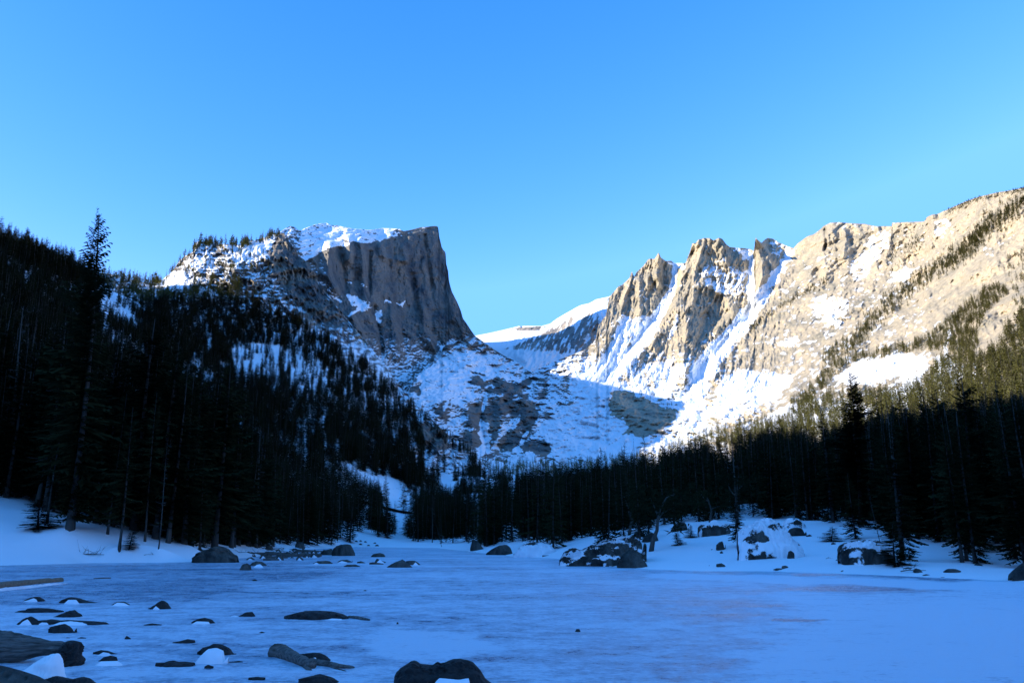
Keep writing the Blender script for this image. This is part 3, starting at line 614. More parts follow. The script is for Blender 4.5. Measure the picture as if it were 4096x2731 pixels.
def ice():
    us = np.concatenate([np.arange(-12000, -1400, 400.0), np.arange(-1400, 5500, 20.0), np.arange(5500, 16000, 400.0)])
    vs = np.concatenate([np.linspace(2166, 2300, 110), np.linspace(2302, 2731, 120)[0:], np.linspace(2760, 3600, 20), [4200, 5200, 7000]])
    U, V = np.meshgrid(us, vs)
    Yv = Yground(V)
    pts = P(U, V, Yv); pts[..., 2] = 0
    d = .57 + 0 * U
    ju = U + 120 * fbm(U / 300, V / 25, 4, 101); jv = V + 14 * fbm(U / 300, V / 25, 4, 102)
    def add(poly, a, soft): return a * sstep(-soft, soft, psdf(ju, jv, poly))
    d = d + add([(-1400, 2262), (500, 2255), (1100, 2240), (1400, 2270), (1200, 2330), (600, 2420), (-1400, 2460)], -.20, 22)
    d = d + add([(3150, 2400), (3600, 2385), (5500, 2400), (5500, 3600), (2900, 3600), (3000, 2600), (3200, 2480)], .34, 170)
    d = d + add([(1450, 2540), (1600, 2510), (1900, 2530), (2000, 2600), (1800, 2640), (1500, 2620)], .32, 26)
    d = d + add([(2560, 2296), (3000, 2300), (3600, 2322), (5500, 2360), (5500, 2400), (3700, 2350), (2700, 2312)], .75, 5)
    d = d + add([(2150, 2330), (3150, 2325), (3200, 2420), (3000, 2520), (2950, 2800), (1900, 2800), (1950, 2450)], -.02, 160)
    d = d + add([(3060, 2345), (3500, 2340), (3900, 2362), (3400, 2372)], -.35, 10) + add([(3150, 2290), (4000, 2312), (3900, 2322), (3200, 2300)], -.4, 4)
    d = d + add([(3100, 2475), (3350, 2478), (3300, 2484), (3120, 2482)], -.6, 3)
    d = d + add([(-400, 2480), (600, 2640), (1500, 2690), (1500, 3600), (-1400, 3600)], .12, 40)
    d = d + .10 * fbm(U / 500, V / 40, 4, 103)
    o = link('frozen_lake_ice', mkmesh('frozen_lake_ice', pts.reshape(-1, 3), grid_faces(*U.shape)[:, ::-1], M['ice'], True, {'dust': d}), 'wind-scoured frozen lake with thin snow patches', kind='structure')
    return o
ice()

# ================================================================== TREES
rng = np.random.default_rng(7)
class MB:
    def __init__(s): s.v = []; s.f = []
    def tri(s, a, b, c):
        n = len(s.v); s.v += [a, b, c]; s.f.append((n, n + 1, n + 2))
    def tube(s, pts, rad, k=6, cap=True):
        pts = [np.asarray(p, float) for p in pts]; n0 = len(s.v)
        for i, p in enumerate(pts):
            t = pts[min(i + 1, len(pts) - 1)] - pts[max(i - 1, 0)]; t = t / (np.linalg.norm(t) + 1e-9)
            a = np.cross(t, [0, 0, 1] if abs(t[2]) < .9 else [1, 0, 0]); a /= np.linalg.norm(a); b = np.cross(t, a)
            for j in range(k):
                w = 2 * math.pi * j / k
                s.v.append(p + rad[i] * (math.cos(w) * a + math.sin(w) * b))
        for i in range(len(pts) - 1):
            for j in range(k):
                s.f.append((n0 + i * k + j, n0 + i * k + (j + 1) % k, n0 + (i + 1) * k + (j + 1) % k, n0 + (i + 1) * k + j))
        if cap:
            s.f.append(tuple(n0 + (len(pts) - 1) * k + j for j in range(k))); s.f.append(tuple(n0 + j for j in range(k))[::-1])
    def mesh(s, name, mat, smooth=False): return mkmesh(name, np.array(s.v), s.f, mat, smooth)

def trunk_mb(seed, r=.011, k=7, lean=.012, top=1.0):
    g = np.random.default_rng(seed); m = MB(); n = 9
    a = g.uniform(0, 6.28, 2)
    m.tube([(lean * math.sin(3 * t + a[0]), lean * math.sin(2.3 * t + a[1]), t * top - .02) for t in np.linspace(0, 1, n)], [r * (1.0 - .92 * t * top) * (1.5 if t == 0 else 1) for t in np.linspace(0, 1, n)], k)
    return m

def crown_mb(seed, nwh=30, nb=7, width=.115, z0=.10, side=5, gap=.12, lump=.35, droop=.5):
    """whorls of drooping boughs set with side sprays"""
    g = np.random.default_rng(seed); m = MB()
    ph = g.uniform(0, 6.28, 4)
    for i in range(nwh):
        t = i / (nwh - 1); z = z0 + (1 - z0) * (t ** .95) * .985
        prof = width * (min(1, .55 + 2.2 * t) * (1 - t) ** .78 + .045)
        for j in range(nb if t < .85 else max(3, nb - 2)):
            if g.random() < gap: continue
            az = g.uniform(0, 6.28)
            L = prof * g.uniform(.55, 1.12) * (1 + lump * math.sin(2 * az + ph[0] + 9 * z) * math.sin(17 * z + ph[1] + az))
            d = np.array([math.cos(az), math.sin(az), 0]); sd_ = np.array([-d[1], d[0], 0])
            pit = (-.30 - droop * .55) * (1 - t) + .75 * t ** 2 + g.normal(0, .12)
            zz = z + g.normal(0, .006)
            pts = []
            for q in (0, .35, .7, 1.0):
                pts.append(d * L * q + np.array([0, 0, zz + L * (pit * q + .22 * q * q)]))
            pts = np.array(pts)
            if side == 0:
                w = L * .34
                a, b = pts[0], pts[-1]; mdl = pts[2]
                m.tri(a, mdl + sd_ * w - [0, 0, w * .35], b); m.tri(a, b, mdl - sd_ * w - [0, 0, w * .35])
                continue
            for q in range(side):
                f = (q + .6) / side; k = min(2, int(f * 3)); fr = f * 3 - k
                p = pts[k] * (1 - fr) + pts[k + 1] * fr
                for sgn in (-1, 1):
                    ln = L * (.42 * (1 - .55 * f)) * g.uniform(.7, 1.3)
                    tip = p + sgn * sd_ * ln + d * ln * .75 + np.array([0, 0, -ln * g.uniform(.15, .6)])
                    bw = L * .17
                    m.tri(p - d * bw * .5, p + d * bw, tip)
            m.tri(pts[2] + sd_ * L * .05, pts[2] - sd_ * L * .05, pts[3] + d * L * .08)
            m.tri(pts[0] + [0, 0, .004], pts[2] - [0, 0, L * .10], pts[2] + [0, 0, L * .03])
    return m

def snag_mb(seed, r=.012, n=34, ln=.07, z0=.2):
    g = np.random.default_rng(seed); m = MB()
    for i in range(n):
        z = g.uniform(z0, .97); az = g.uniform(0, 6.28); L = ln * (1.15 - z) * g.uniform(.3, 1.3)
        d = np.array([math.cos(az), math.sin(az), g.uniform(-.5, .35)])
        p = np.array([0, 0, z]); b = p + d * L
        m.tube([p, (p + b) / 2 + [0, 0, -.08 * L], b], [.0022, .0016, .0006], 3, False)
        if g.random() < .5:
            c = p + d * L * .55; m.tube([c, c + (d + g.normal(0, .6, 3)) * L * .35], [.0012, .0005], 3, False)
    return m

NEAR = []
for i, (kw, r) in enumerate([(dict(width=.12, gap=.06, z0=.05, nwh=34), .011), (dict(width=.14, z0=.08, gap=.12, nwh=34), .012), (dict(width=.10, nwh=38, gap=.05, z0=.04), .010), (dict(width=.16, z0=.10, gap=.15, lump=.6, nwh=34), .013), (dict(width=.12, z0=.16, gap=.12, lump=.5, nwh=34), .011)]):
    NEAR.append((trunk_mb(100 + i, r).mesh('conifer_trunk', M['bark'], True), crown_mb(200 + i, nb=10, **kw).mesh('conifer_crown', M['needle'])))
SNAG = [(trunk_mb(300 + i, .010, lean=.02).mesh('snag_trunk', M['deadwood'], True), snag_mb(310 + i, n=(50, 30, 64)[i]).mesh('snag_branches', M['deadwood'])) for i in range(3)]
def joined(name, mbs, mats):
    V = []; F = []; mi = []
    for k, m in enumerate(mbs):
        n = len(V); V += list(m.v); F += [tuple(a + n for a in f) for f in m.f]; mi += [k] * len(m.f)
    me = mkmesh(name, np.array(V), F, None, False)
    for m in mats: me.materials.append(m)
    me.polygons.foreach_set('material_index', np.array(mi, np.int32)); me.update()
    return bpy.data.objects.new(name, me)
MID = [joined('conifer_kind', [trunk_mb(400 + i, .011, 4), crown_mb(410 + i, nwh=24, nb=9, side=3, width=(.135, .155, .12, .17)[i], z0=(.04, .08, .03, .05)[i], gap=.08)], [M['bark'], M['needle']]) for i in range(4)]
MID += [joined('snag_kind', [trunk_mb(440, .010, 4), snag_mb(441, n=40, ln=.085)], [M['deadwood'], M['deadwood']])]
FAR = [joined('distant_conifer_kind', [trunk_mb(500 + i, .012, 3), crown_mb(510 + i, nwh=15, nb=6, side=0, width=(.15, .19, .125)[i], z0=.06, gap=.12)], [M['bark'], M['needle_lit']]) for i in range(3)]
FAR += [joined('distant_snag_kind', [trunk_mb(540, .014, 3), snag_mb(541, n=22, ln=.12)], [M['deadwood'], M['deadwood']])]

TOPLIM = [(-400, 840), (0, 880), (120, 905), (250, 940), (300, 930), (420, 1000), (520, 1035), (600, 1085), (700, 1115), (850, 1160), (1000, 1235), (1300, 1360), (1500, 1500), (1650, 1660), (1750, 1760), (1850, 1840), (2000, 1850), (2100, 1830), (2300, 1850), (2450, 1835), (2700, 1775), (2900, 1725), (3150, 1700), (3300, 1700), (3450, 1685),
          (3530, 1640), (3650, 1620), (3800, 1600), (4000, 1585), (4300, 1540)]
CLEAR = [([(1860, 1905), (1960, 1890), (2200, 1893), (2310, 1890), (2300, 1930), (2050, 1950), (1880, 1940)], .5), ([(923, 1390), (1000, 1362), (1120, 1372), (1180, 1420), (1320, 1480), (1300, 1560), (1180, 1560), (1130, 1500), (1010, 1500), (940, 1540)], .74), ([(1503, 1893), (1560, 1898), (1651, 1990), (1672, 2050), (1560, 2050), (1523, 1960)], .95), ([(1655, 1668), (1738, 1710), (1890, 1800), (1870, 1890), (1800, 1950), (1740, 1925), (1690, 1860), (1690, 1770)], .97),
         ([(1410, 2085), (1450, 2062), (1510, 2125), (1600, 2165), (1740, 2182), (1740, 2205), (1410, 2200)], .99), ([(380, 1130), (500, 1120), (540, 1260), (400, 1240)], .65), ([(650, 1450), (800, 1440), (900, 1520), (880, 1590), (760, 1560)], .6), ([(1190, 1690), (1300, 1700), (1300, 1770), (1200, 1760)], .8),
         ([(2830, 1800), (3000, 1790), (2980, 1880), (2840, 1880)], .8), ([(3220, 1730), (3300, 1730), (3300, 1800), (3220, 1800)], .7), ([(2590, 1880), (2640, 1880), (2640, 1940), (2590, 1940)], .8), ([(1990, 2070), (2070, 2060), (2080, 2190), (1980, 2200)], .9), ([(1200, 1600), (1320, 1620), (1330, 1680), (1220, 1680)], .5),
         ([(340, 1600), (440, 1590), (450, 1700), (350, 1700)], .5), ([(1290, 2120), (1330, 2120), (1340, 2180), (1290, 2180)], .6)]
BARE = [(-600, 2300), (-600, 1960), (0, 1985), (180, 2045), (300, 2075), (420, 2100), (560, 2140), (700, 2185), (780, 2200), (1000, 2190), (1360, 2178), (1500, 2165), (1800, 2175), (1930, 2185), (2060, 2200), (2230, 2215), (2540, 2215), (2600, 2105), (2900, 2075), (3500, 2085), (3560, 2150), (3620, 2255), (3900, 2262), (4600, 2300), (4600, 2500), (-600, 2500)]
def in_poly(u, v, poly): return psdf(np.atleast_1d(np.asarray(u, float)), np.atleast_1d(np.asarray(v, float)), poly) > 0

def hit(u, v, Y0=30.0, Y1=330.0):
    Ys = np.linspace(Y0, Y1, 1500); p = P(np.full(1500, float(u)), np.full(1500, float(v)), Ys)
    g = ground_z(p[:, 0], p[:, 1]); below = np.nonzero(p[:, 2] <= g)[0]
    return float(Ys[below[0]]) if len(below) else None

trees = []      # x, y, z, h, kind, where

def grow(n, xr, yr, hr, where, mode):
    x = rng.uniform(*xr, n); y = yr[0] + (yr[1] - yr[0]) * rng.random(n) ** mode
    z = ground_z(x, y)
    ub, vb = PROJ(np.stack([x, y, z], -1))
    h = rng.uniform(hr[0], hr[1], n) * (1 - .45 * (rng.random(n) < .25)) * (1 - .25 * np.clip(y / 700, 0, 1))
    ok = (ub > -260) & (ub < 4360) & ~in_poly(ub, vb, BARE) & (z > .3)
    ok &= (fbm(x / 34, y / 34, 3, 115) + rng.normal(0, .2, n) > -.30) | (y < 150) | (where != 'left')
    for fr in (.1, .45, .8):
        um, vm = PROJ(np.stack([x, y, z + h * fr], -1))
        for poly, pr in CLEAR: ok &= ~(in_poly(um, vm, poly) & (rng.random(n) < pr * .85))
    lim = interp(ub, TOPLIM) + rng.exponential(44, n) - 14 - (rng.random(n) < .10) * rng.uniform(10, 75, n) + 12 * fbm(ub / 60, ub * 0, 3, 5)
    for i in np.nonzero(ok)[0]:
        hi = h[i]
        for _ in range(3):
            ut, vt = PROJ(np.array([x[i], y[i], z[i] + hi]))
            if vt < lim[i]: hi *= max(.3, (vb[i] - lim[i]) / max(1, vb[i] - vt))
        if hi < 3.5: continue
        trees.append((x[i], y[i], z[i] - .15, hi, rng.random(), where))
grow(15000, (-440, -20), (58, 700), (11, 19), 'left', 1.0)
grow(900, (-450, -330), (430, 720), (20, 32), 'left', 1.0)
grow(500, (60, 240), (110, 330), (20, 28), 'right', 1.0)
grow(1300, (-110, -25), (60, 150), (13, 21), 'left', 1.0)
grow(13000, (-110, 300), (105, 850), (9, 16), 'valley', .9)
grow(6000, (-8, 330), (36, 420), (12, 21), 'right', 1.0)
grow(700, (18, 90), (40, 110), (12, 20), 'right', 1.0)

def sheet_trees(sh, n, poly=None, line=None, width=15, h=(6, 10), clear=True):
    m = n * 6
    if poly is not None:
        a = np.array(poly, float); u = rng.uniform(a[:, 0].min(), a[:, 0].max(), m); v = rng.uniform(a[:, 1].min(), a[:, 1].max(), m)
        jj = 38 if sh != 'mountain_wall' else 14
        ok = in_poly(u + jj * fbm(u / 45, v / 45, 4, 111), v + jj * fbm(u / 45 + 30, v / 45, 4, 112), poly)
    else:
        L = np.array(line, float); k = rng.uniform(0, len(L) - 1.001, m); i = k.astype(int); f = (k - i)[:, None]
        q = L[i] * (1 - f) + L[i + 1] * f; u = q[:, 0] + rng.normal(0, width * .5, m); v = q[:, 1] + rng.normal(0, width, m); ok = np.ones(m, bool)
    if clear:
        for p, pr in CLEAR: ok &= ~(in_poly(u, v - 12, p) & (rng.random(m) < pr))
    ok &= fbm(u / 40, v / 25, 3, 77) + rng.normal(0, .25, m) > (-.25 if sh == 'mountain_wall' else -.02)
    c = 0
    for j in np.nonzero(ok)[0]:
        D = sheet_depth(sh, u[j], v[j])
        if D is None: continue
        p = P(u[j], v[j], D); hh = rng.uniform(*h) * (.6 if rng.random() < .25 else 1)
        trees.append((p[0], p[1], p[2] - .3, hh, rng.random(), 'far' if sh == 'mountain_wall' or v[j] < 1215 else 'crag')); c += 1  # upper crag trees take the sunlit needle copy, lower ones the shaded
        if c >= n: break
WL = 'mountain_wall'
sheet_trees(WL, 420, line=[(2996, 1325), (3050, 1280), (3123, 1223), (3190, 1185), (3251, 1153), (3315, 1115)], width=9, h=(5, 9))
sheet_trees(WL, 1700, line=[(3300, 1440), (3410, 1389), (3480, 1290), (3570, 1204), (3665, 1134), (3780, 1064), (3850, 1010), (3895, 974), (3933, 923), (4016, 866), (4096, 815), (4200, 760)], width=22, h=(8, 14))
sheet_trees(WL, 600, line=[(3780, 850), (3857, 815), (3921, 793), (4048, 768), (4110, 755)], width=6, h=(3, 5))
sheet_trees(WL, 300, line=[(3560, 1010), (3640, 1000), (3680, 960)], width=28, h=(4, 8))
sheet_trees(WL, 60, line=[(3330, 1300), (3380, 1260), (3460, 1230)], width=12, h=(5, 8))
sheet_trees(WL, 1700, [(3150, 1610), (3230, 1560), (3330, 1450), (3420, 1420), (3560, 1395), (3660, 1375), (3790, 1290), (3880, 1200), (3980, 1140), (4040, 1170), (3940, 1250), (3915, 1330), (3900, 1440), (3780, 1410), (3700, 1400), (3560, 1425), (3400, 1455), (3300, 1550), (3200, 1640)], h=(9, 14))
sheet_trees(WL, 2900, [(3900, 1440), (3990, 1400), (4030, 1310), (4096, 1250), (4300, 1200), (4300, 1640), (3000, 1790), (2850, 1770), (3180, 1640), (3280, 1580), (3350, 1570), (3600, 1570), (3720, 1510), (3780, 1420)], h=(11, 18))
sheet_trees(WL, 300, [(4030, 1040), (4096, 960), (4250, 900), (4250, 1240), (4060, 1220)], h=(7, 11))
sheet_trees(WL, 90, [(2500, 1500), (2750, 1500), (2800, 1640), (2700, 1640), (2480, 1590)], h=(5, 9))
sheet_trees(WL, 120, [(2020, 1560), (2240, 1540), (2300, 1600), (2060, 1700)], h=(3, 6))
sheet_trees(WL, 30, [(2540, 1450), (2560, 1450), (2570, 1490), (2540, 1490)], h=(6, 9))
sheet_trees(WL, 2200, [(1850, 1880), (1950, 1850), (2100, 1850), (2300, 1855), (2500, 1830), (2650, 1800), (2750, 1745), (2900, 1700), (3050, 1680), (3300, 1690), (3600, 1720), (3500, 1820), (2700, 1960), (1900, 1980)], h=(8, 12))
sheet_trees(WL, 70, [(1700, 1640), (1800, 1740), (1900, 1800), (1880, 1840), (1760, 1780), (1680, 1700)], h=(4, 7), clear=False)
CR = 'craggy_shoulder'
sheet_trees(CR, 150, line=[(772, 1004), (814, 976), (868, 982), (963, 984), (1002, 972), (1059, 958), (1113, 942)], width=6, h=(8, 17))
sheet_trees(CR, 60, line=[(590, 1140), (650, 1128), (711, 1060), (760, 1015)], width=8, h=(6, 13))
sheet_trees(CR, 70, [(740, 1090), (800, 1010), (960, 990), (1080, 1010), (1090, 1080), (1000, 1100), (850, 1110)], h=(8, 15))
sheet_trees(CR, 4300, [(560, 1180), (740, 1170), (850, 1120), (960, 1150), (1000, 1210), (1100, 1260), (1200, 1290), (1300, 1360), (1400, 1420), (1500, 1500), (1580, 1560), (1640, 1650), (1700, 1720), (1750, 1790), (1850, 1850), (1930, 1900), (1900, 1960), (1600, 1930), (1300, 1840), (900, 1680), (560, 1600)], h=(10, 17))
sheet_trees(CR, 2200, [(160, 1085), (450, 1108), (600, 1145), (700, 1190), (620, 1600), (300, 1650), (160, 1600)], h=(9, 16))
sheet_trees(CR, 80, line=[(160, 1080), (450, 1105), (560, 1135), (640, 1130)], width=6, h=(10, 18))
sheet_trees(CR, 70, [(700, 1110), (900, 1090), (1100, 1180), (1300, 1300), (1350, 1390), (1100, 1290), (900, 1200)], h=(7, 13))
sheet_trees(CR, 90, line=[(1640, 1630), (1740, 1720), (1830, 1800), (1900, 1850)], width=9, h=(7, 12), clear=False)

# ---- trees that stand out, placed one by one: foot (u, v, distance), top v, kind, label
def special(name, u, v, Y, vt, me, label, cat='conifer tree', group=None, wid=1.0, rz=0.0, lean=0.0, names=('trunk', 'crown'), tu=None):
    Y = hit(u, v) or Y
    if Y > 330: Y = 100
    b = P(u, v, Y); b[2] = float(ground_z(b[0], b[1])) - .2
    h = 10.0
    for _ in range(8):
        ut, vv = PROJ(b + [0, 0, h]); h *= (v - vt) / max(1e-3, v - vv)
    if tu is not None: lean = float((P(tu, vt, b[1])[0] - b[0]) / h)
    e = link(name, None, label, cat, group, None, None, tuple(b - [0, 0, .1])); e.empty_display_size = .5
    e.scale = (h * wid, h * wid, h); e.rotation_euler = (0, lean, rz)
    for nm, m in zip(names, me): link(nm, m, parent=e, kind=None if nm == 'trunk' else 'stuff')
    return e
TALL = (trunk_mb(150, .0105).mesh('spruce_trunk', M['bark'], True), crown_mb(151, nwh=44, nb=17, width=.098, z0=.05, gap=.04, lump=.75, droop=.45).mesh('spruce_crown', M['needle']))
special('spruce_tree', 282, 2112, 68, 820, TALL, 'tallest spruce of the left forest, its narrow spire alone above the skyline', wid=1.0, tu=390)
special('spruce_tree', 3440, 2105, 84, 1470, TALL, 'tall dark spruce rising above the right forest against the sunlit wall', wid=1.5, tu=3400)
special('spruce_tree', 3325, 2090, 90, 1605, NEAR[2], 'slim dark spruce just left of the tall spruce on the right', wid=1.1)
special('spruce_tree', 3570, 2120, 88, 1560, NEAR[4], 'dark spruce just right of the tall spruce, its top before sunlit snow', wid=1.2)
special('spruce_tree', 3755, 2150, 80, 1530, NEAR[0], 'dark spruce with a ragged top before the sunlit forest at right', wid=1.3, rz=1)
special('spruce_tree', 3920, 2180, 70, 1475, NEAR[3], 'broad dark spruce, highest top at the right end of the forest', wid=1.2, rz=2)
special('spruce_tree', 4085, 2200, 62, 1500, NEAR[1], 'dark spruce cut by the right edge of the photo', wid=1.2, rz=3)
special('spruce_tree', 2590, 2150, 96, 1725, NEAR[2], 'slender spruce poking above the valley forest into the snowy fan', wid=1.0, rz=1)
special('spruce_tree', 2412, 2160, 100, 1775, NEAR[0], 'small-topped spruce above the valley forest left of the slender one', wid=.95, rz=2)
special('young_spruce', 520, 2206, 64, 2098, NEAR[0], 'young spruce beside a thick trunk on the left bank', 'small spruce', wid=3.2)
special('young_spruce', 2712, 2180, 68, 2118, NEAR[3], 'thin young spruce alone on the open snow of the right bank', 'small spruce', wid=2.6)
special('young_spruce', 2762, 2150, 72, 2092, NEAR[1], 'dense little spruce by the boulder above the right bank snow', 'small spruce', wid=3.6, rz=1)
special('young_spruce', 2797, 2134, 76, 2108, NEAR[0], 'tiniest spruce on the crest of the right bank snow', 'small spruce', wid=2.6, rz=2)
special('young_spruce', 3330, 2165, 72, 2098, NEAR[3], 'bushy low spruce on the snow left of the two paired trunks', 'small spruce', wid=4.5, rz=2)
special('young_spruce', 3200, 2108, 84, 2070, NEAR[1], 'little dark spruce behind the stones on the right bank', 'small spruce', wid=3.6, rz=2)
special('spruce_tree', 3420, 2155, 70, 1880, NEAR[1], 'drooping spruce with snow showing round its foot, right bank', wid=1.3, rz=4)
special('spruce_tree', 2952, 2190, 68, 1925, NEAR[4], 'dark leaning spruce between the snowy mounds of the right bank', wid=1.3, rz=4, lean=-.05)
special('spruce_tree', 3585, 2262, 50, 2080, NEAR[3], 'small ragged spruce at the shore right of the snow-capped boulder', 'small spruce', wid=2.2, rz=1)
special('spruce_bush', 150, 2118, 62, 1975, NEAR[3], 'drooping dark spruce bough clump on the snowbank at far left', 'small spruce', wid=3.2, rz=1)
DARKSNAG = (trunk_mb(700, .006, lean=.02).mesh('snag_trunk', M['bark'], True), snag_mb(701, n=40).mesh('snag_branches', M['bark']))
special('dead_tree', 618, 2220, 64, 1740, DARKSNAG, 'pale thin dead trunk leaning right on the left bank', 'dead tree', lean=.045, names=('trunk', 'branches'))
special('dead_tree', 3520, 2175, 66, 1930, DARKSNAG, 'pale thin dead trunk behind the snow-capped boulder', 'dead tree', lean=-.10, names=('trunk', 'branches'))
special('dead_tree', 1770, 2185, 245, 2085, SNAG[2], 'thin pale pole leaning left at the head of the lake', 'dead tree', lean=-.30, names=('trunk', 'branches'), rz=0)
special('dead_tree', 2560, 2090, 105, 1960, SNAG[2], 'spindly dead trunk behind the rock outcrop', 'dead tree', lean=.02, names=('trunk', 'branches'), rz=2)
special('dead_tree', 2540, 1960, 300, 1745, SNAG[2], 'bare dead pole rising above the valley forest before the snow fan', 'dead tree', names=('trunk', 'branches'), rz=1)
TR = []
for i, (a, b) in enumerate([((468, 2206, 66), (492, 1960)), ((436, 2138, 75), (452, 1900)), ((575, 2166, 72), (592, 1900)), ((722, 2168, 78), (738, 1880)), ((195, 2090, 70), (222, 1880))]):
    lab = ['thick bare trunk beside the young spruce on the left bank', 'flared trunk behind the thick trunk on the left bank', 'slim upright trunk right of the young spruce', 'straight trunk by the willow stems on the left bank', 'trunk behind the drooping boughs at far left'][i]
    special('bare_trunk_tree', a[0], a[1], a[2], b[1] - 350, (trunk_mb(600 + i, (.0095, .0085, .007, .006, .009)[i]).mesh('tree_trunk', M['bark'], True), crown_mb(610 + i, nb=7, width=.12, z0=.22, gap=.12, lump=.6, nwh=34).mesh('tree_crown', M['needle'])), lab, rz=i, lean=.01)

# ---- crooked pines on the right bank: bare bent trunks with clumps of needles
def pine(u, v, Y, path, limbs, label, r0=.28, seed=1):
    g = np.random.default_rng(seed); Y = hit(u, v) or Y; b = P(u, v, Y)
    e = link('crooked_pine', None, label, 'pine tree', None, None, None, tuple(b)); e.empty_display_size = .5
    def w(p):
        q = P(p[0], p[1], Y + (p[2] if len(p) > 2 else 0)); return q - b
    T = MB(); pts = [w(p) for p in path]; pts[0] = pts[0] - [0, 0, .3]
    T.tube(pts, [r0 * (1 - .75 * i / (len(pts) - 1)) for i in range(len(pts))], 8)
    link('trunk', T.mesh('pine_trunk', M['deadwood'], True), parent=e)
    C = MB()
    for li in limbs:
        L = MB(); lp = [w(p) for p in li]
        L.tube(lp, [r0 * .42 * (1 - .7 * i / (len(lp) - 1)) for i in range(len(lp))], 5)
        link('limb', L.mesh('pine_limb', M['deadwood'], True), parent=e)
        lp = lp[1:] + [pts[-1]]
        for p in lp:
            for q in range(5):
                c = p + g.normal(0, 1, 3) * [1.1, 1.1, .55]
                for t in range(26):
                    d = g.normal(0, 1, 3) * [1, 1, .6]; d /= np.linalg.norm(d); s2 = np.cross(d, g.normal(0, 1, 3)); s2 /= np.linalg.norm(s2)
                    o_ = c + g.normal(0, .3, 3)
                    C.tri(o_ + s2 * .07, o_ - s2 * .07, o_ + d * .45)
    link('foliage', C.mesh('pine_foliage', M['needle']), parent=e)
pine(2602, 2205, 62, [(2602, 2205), (2612, 2160), (2628, 2120), (2632, 2070), (2645, 2020)], [[(2630, 2080), (2650, 2050), (2690, 2030, 1)], [(2632, 2060), (2615, 2020, -1), (2600, 1990)], [(2642, 2030), (2665, 1990), (2700, 1975)]], 'crooked pine with a thick leaning foot on the snow right of the outcrop', .21, 1)
pine(2515, 2140, 78, [(2515, 2140), (2522, 2100), (2530, 2080), (2518, 2050), (2505, 2010), (2495, 1985)], [[(2520, 2055), (2536, 2040), (2545, 2020)], [(2503, 2010), (2480, 2012), (2460, 2010)]], 'twisted pale trunk rising from the top of the rock outcrop', .17, 2)
pine(2838, 2100, 84, [(2838, 2100), (2842, 2070), (2846, 2040), (2835, 2005), (2825, 1985)], [[(2845, 2035), (2870, 2025), (2890, 2024)], [(2838, 2010), (2815, 1990), (2800, 1970)]], 'crooked pale pine behind the crest between boulders', .16, 3)
pine(2945, 2110, 80, [(2945, 2110), (2950, 2050), (2948, 1980), (2950, 1920)], [[(2948, 1990), (2925, 1965), (2912, 1940)], [(2949, 1960), (2975, 1935)]], 'upright bare pine over the leaning spruce of the right bank', .17, 4)

# ---- 300 conifers one by one, the rest as one mass
arr = [(t, t[3] / math.sqrt(t[0] ** 2 + t[1] ** 2)) for t in trees]
arr.sort(key=lambda a: -a[1])
def zone(t, dead):
    x, y, z, h, k, wh = t
    u, v = PROJ(np.array([x, y, z])); kind = 'bare dead spruce' if dead else 'dark spruce'
    row = 'at the front edge of' if y < 78 else 'just inside' if y < 105 else 'deeper in'
    if wh == 'left':
        z_ = 'the forest left of the tallest spruce' if u < 215 else 'the left forest behind the young spruce' if u < 560 else 'the left forest right of the leaning snag' if u < 800 else 'the left forest behind the slab boulder' if u < 1080 else 'the left forest behind the stone spit'
        g = 'left forest'
    elif wh == 'right':
        z_ = 'the right forest behind the outcrop' if u < 2700 else 'the right forest behind the tallest mound' if u < 3250 else 'the right forest around the tall spruce' if u < 3600 else 'the right forest beyond the snow-capped boulder' if u < 3850 else 'the right forest by the photo\'s edge'
        g = 'right forest'
    else: z_ = 'the forest at the head of the lake'; g = 'forest at the head of the lake'
    return kind + ' ' + row + ' ' + z_, ('dead trees' if dead else 'shaded spruces') + ' of the ' + g
for t, _ in arr[:272]:
    x, y, z, h, k, wh = t
    dead = k > .95
    me = SNAG[int(k * 997) % 3] if dead else NEAR[int(k * 997) % 5]
    lab, grp = zone(t, dead)
    e = link('dead_tree' if dead else 'spruce_tree', None, lab, 'dead tree' if dead else 'conifer tree', grp, None, None, (x, y, z)); e.empty_display_size = .5
    w = h * (1 + .35 * ((k * 37) % 1))
    e.scale = (w, w, h); e.rotation_euler = (0, 0, k * 50)
    link('trunk', me[0], parent=e); link('branches' if dead else 'crown', me[1], parent=e, kind='stuff')

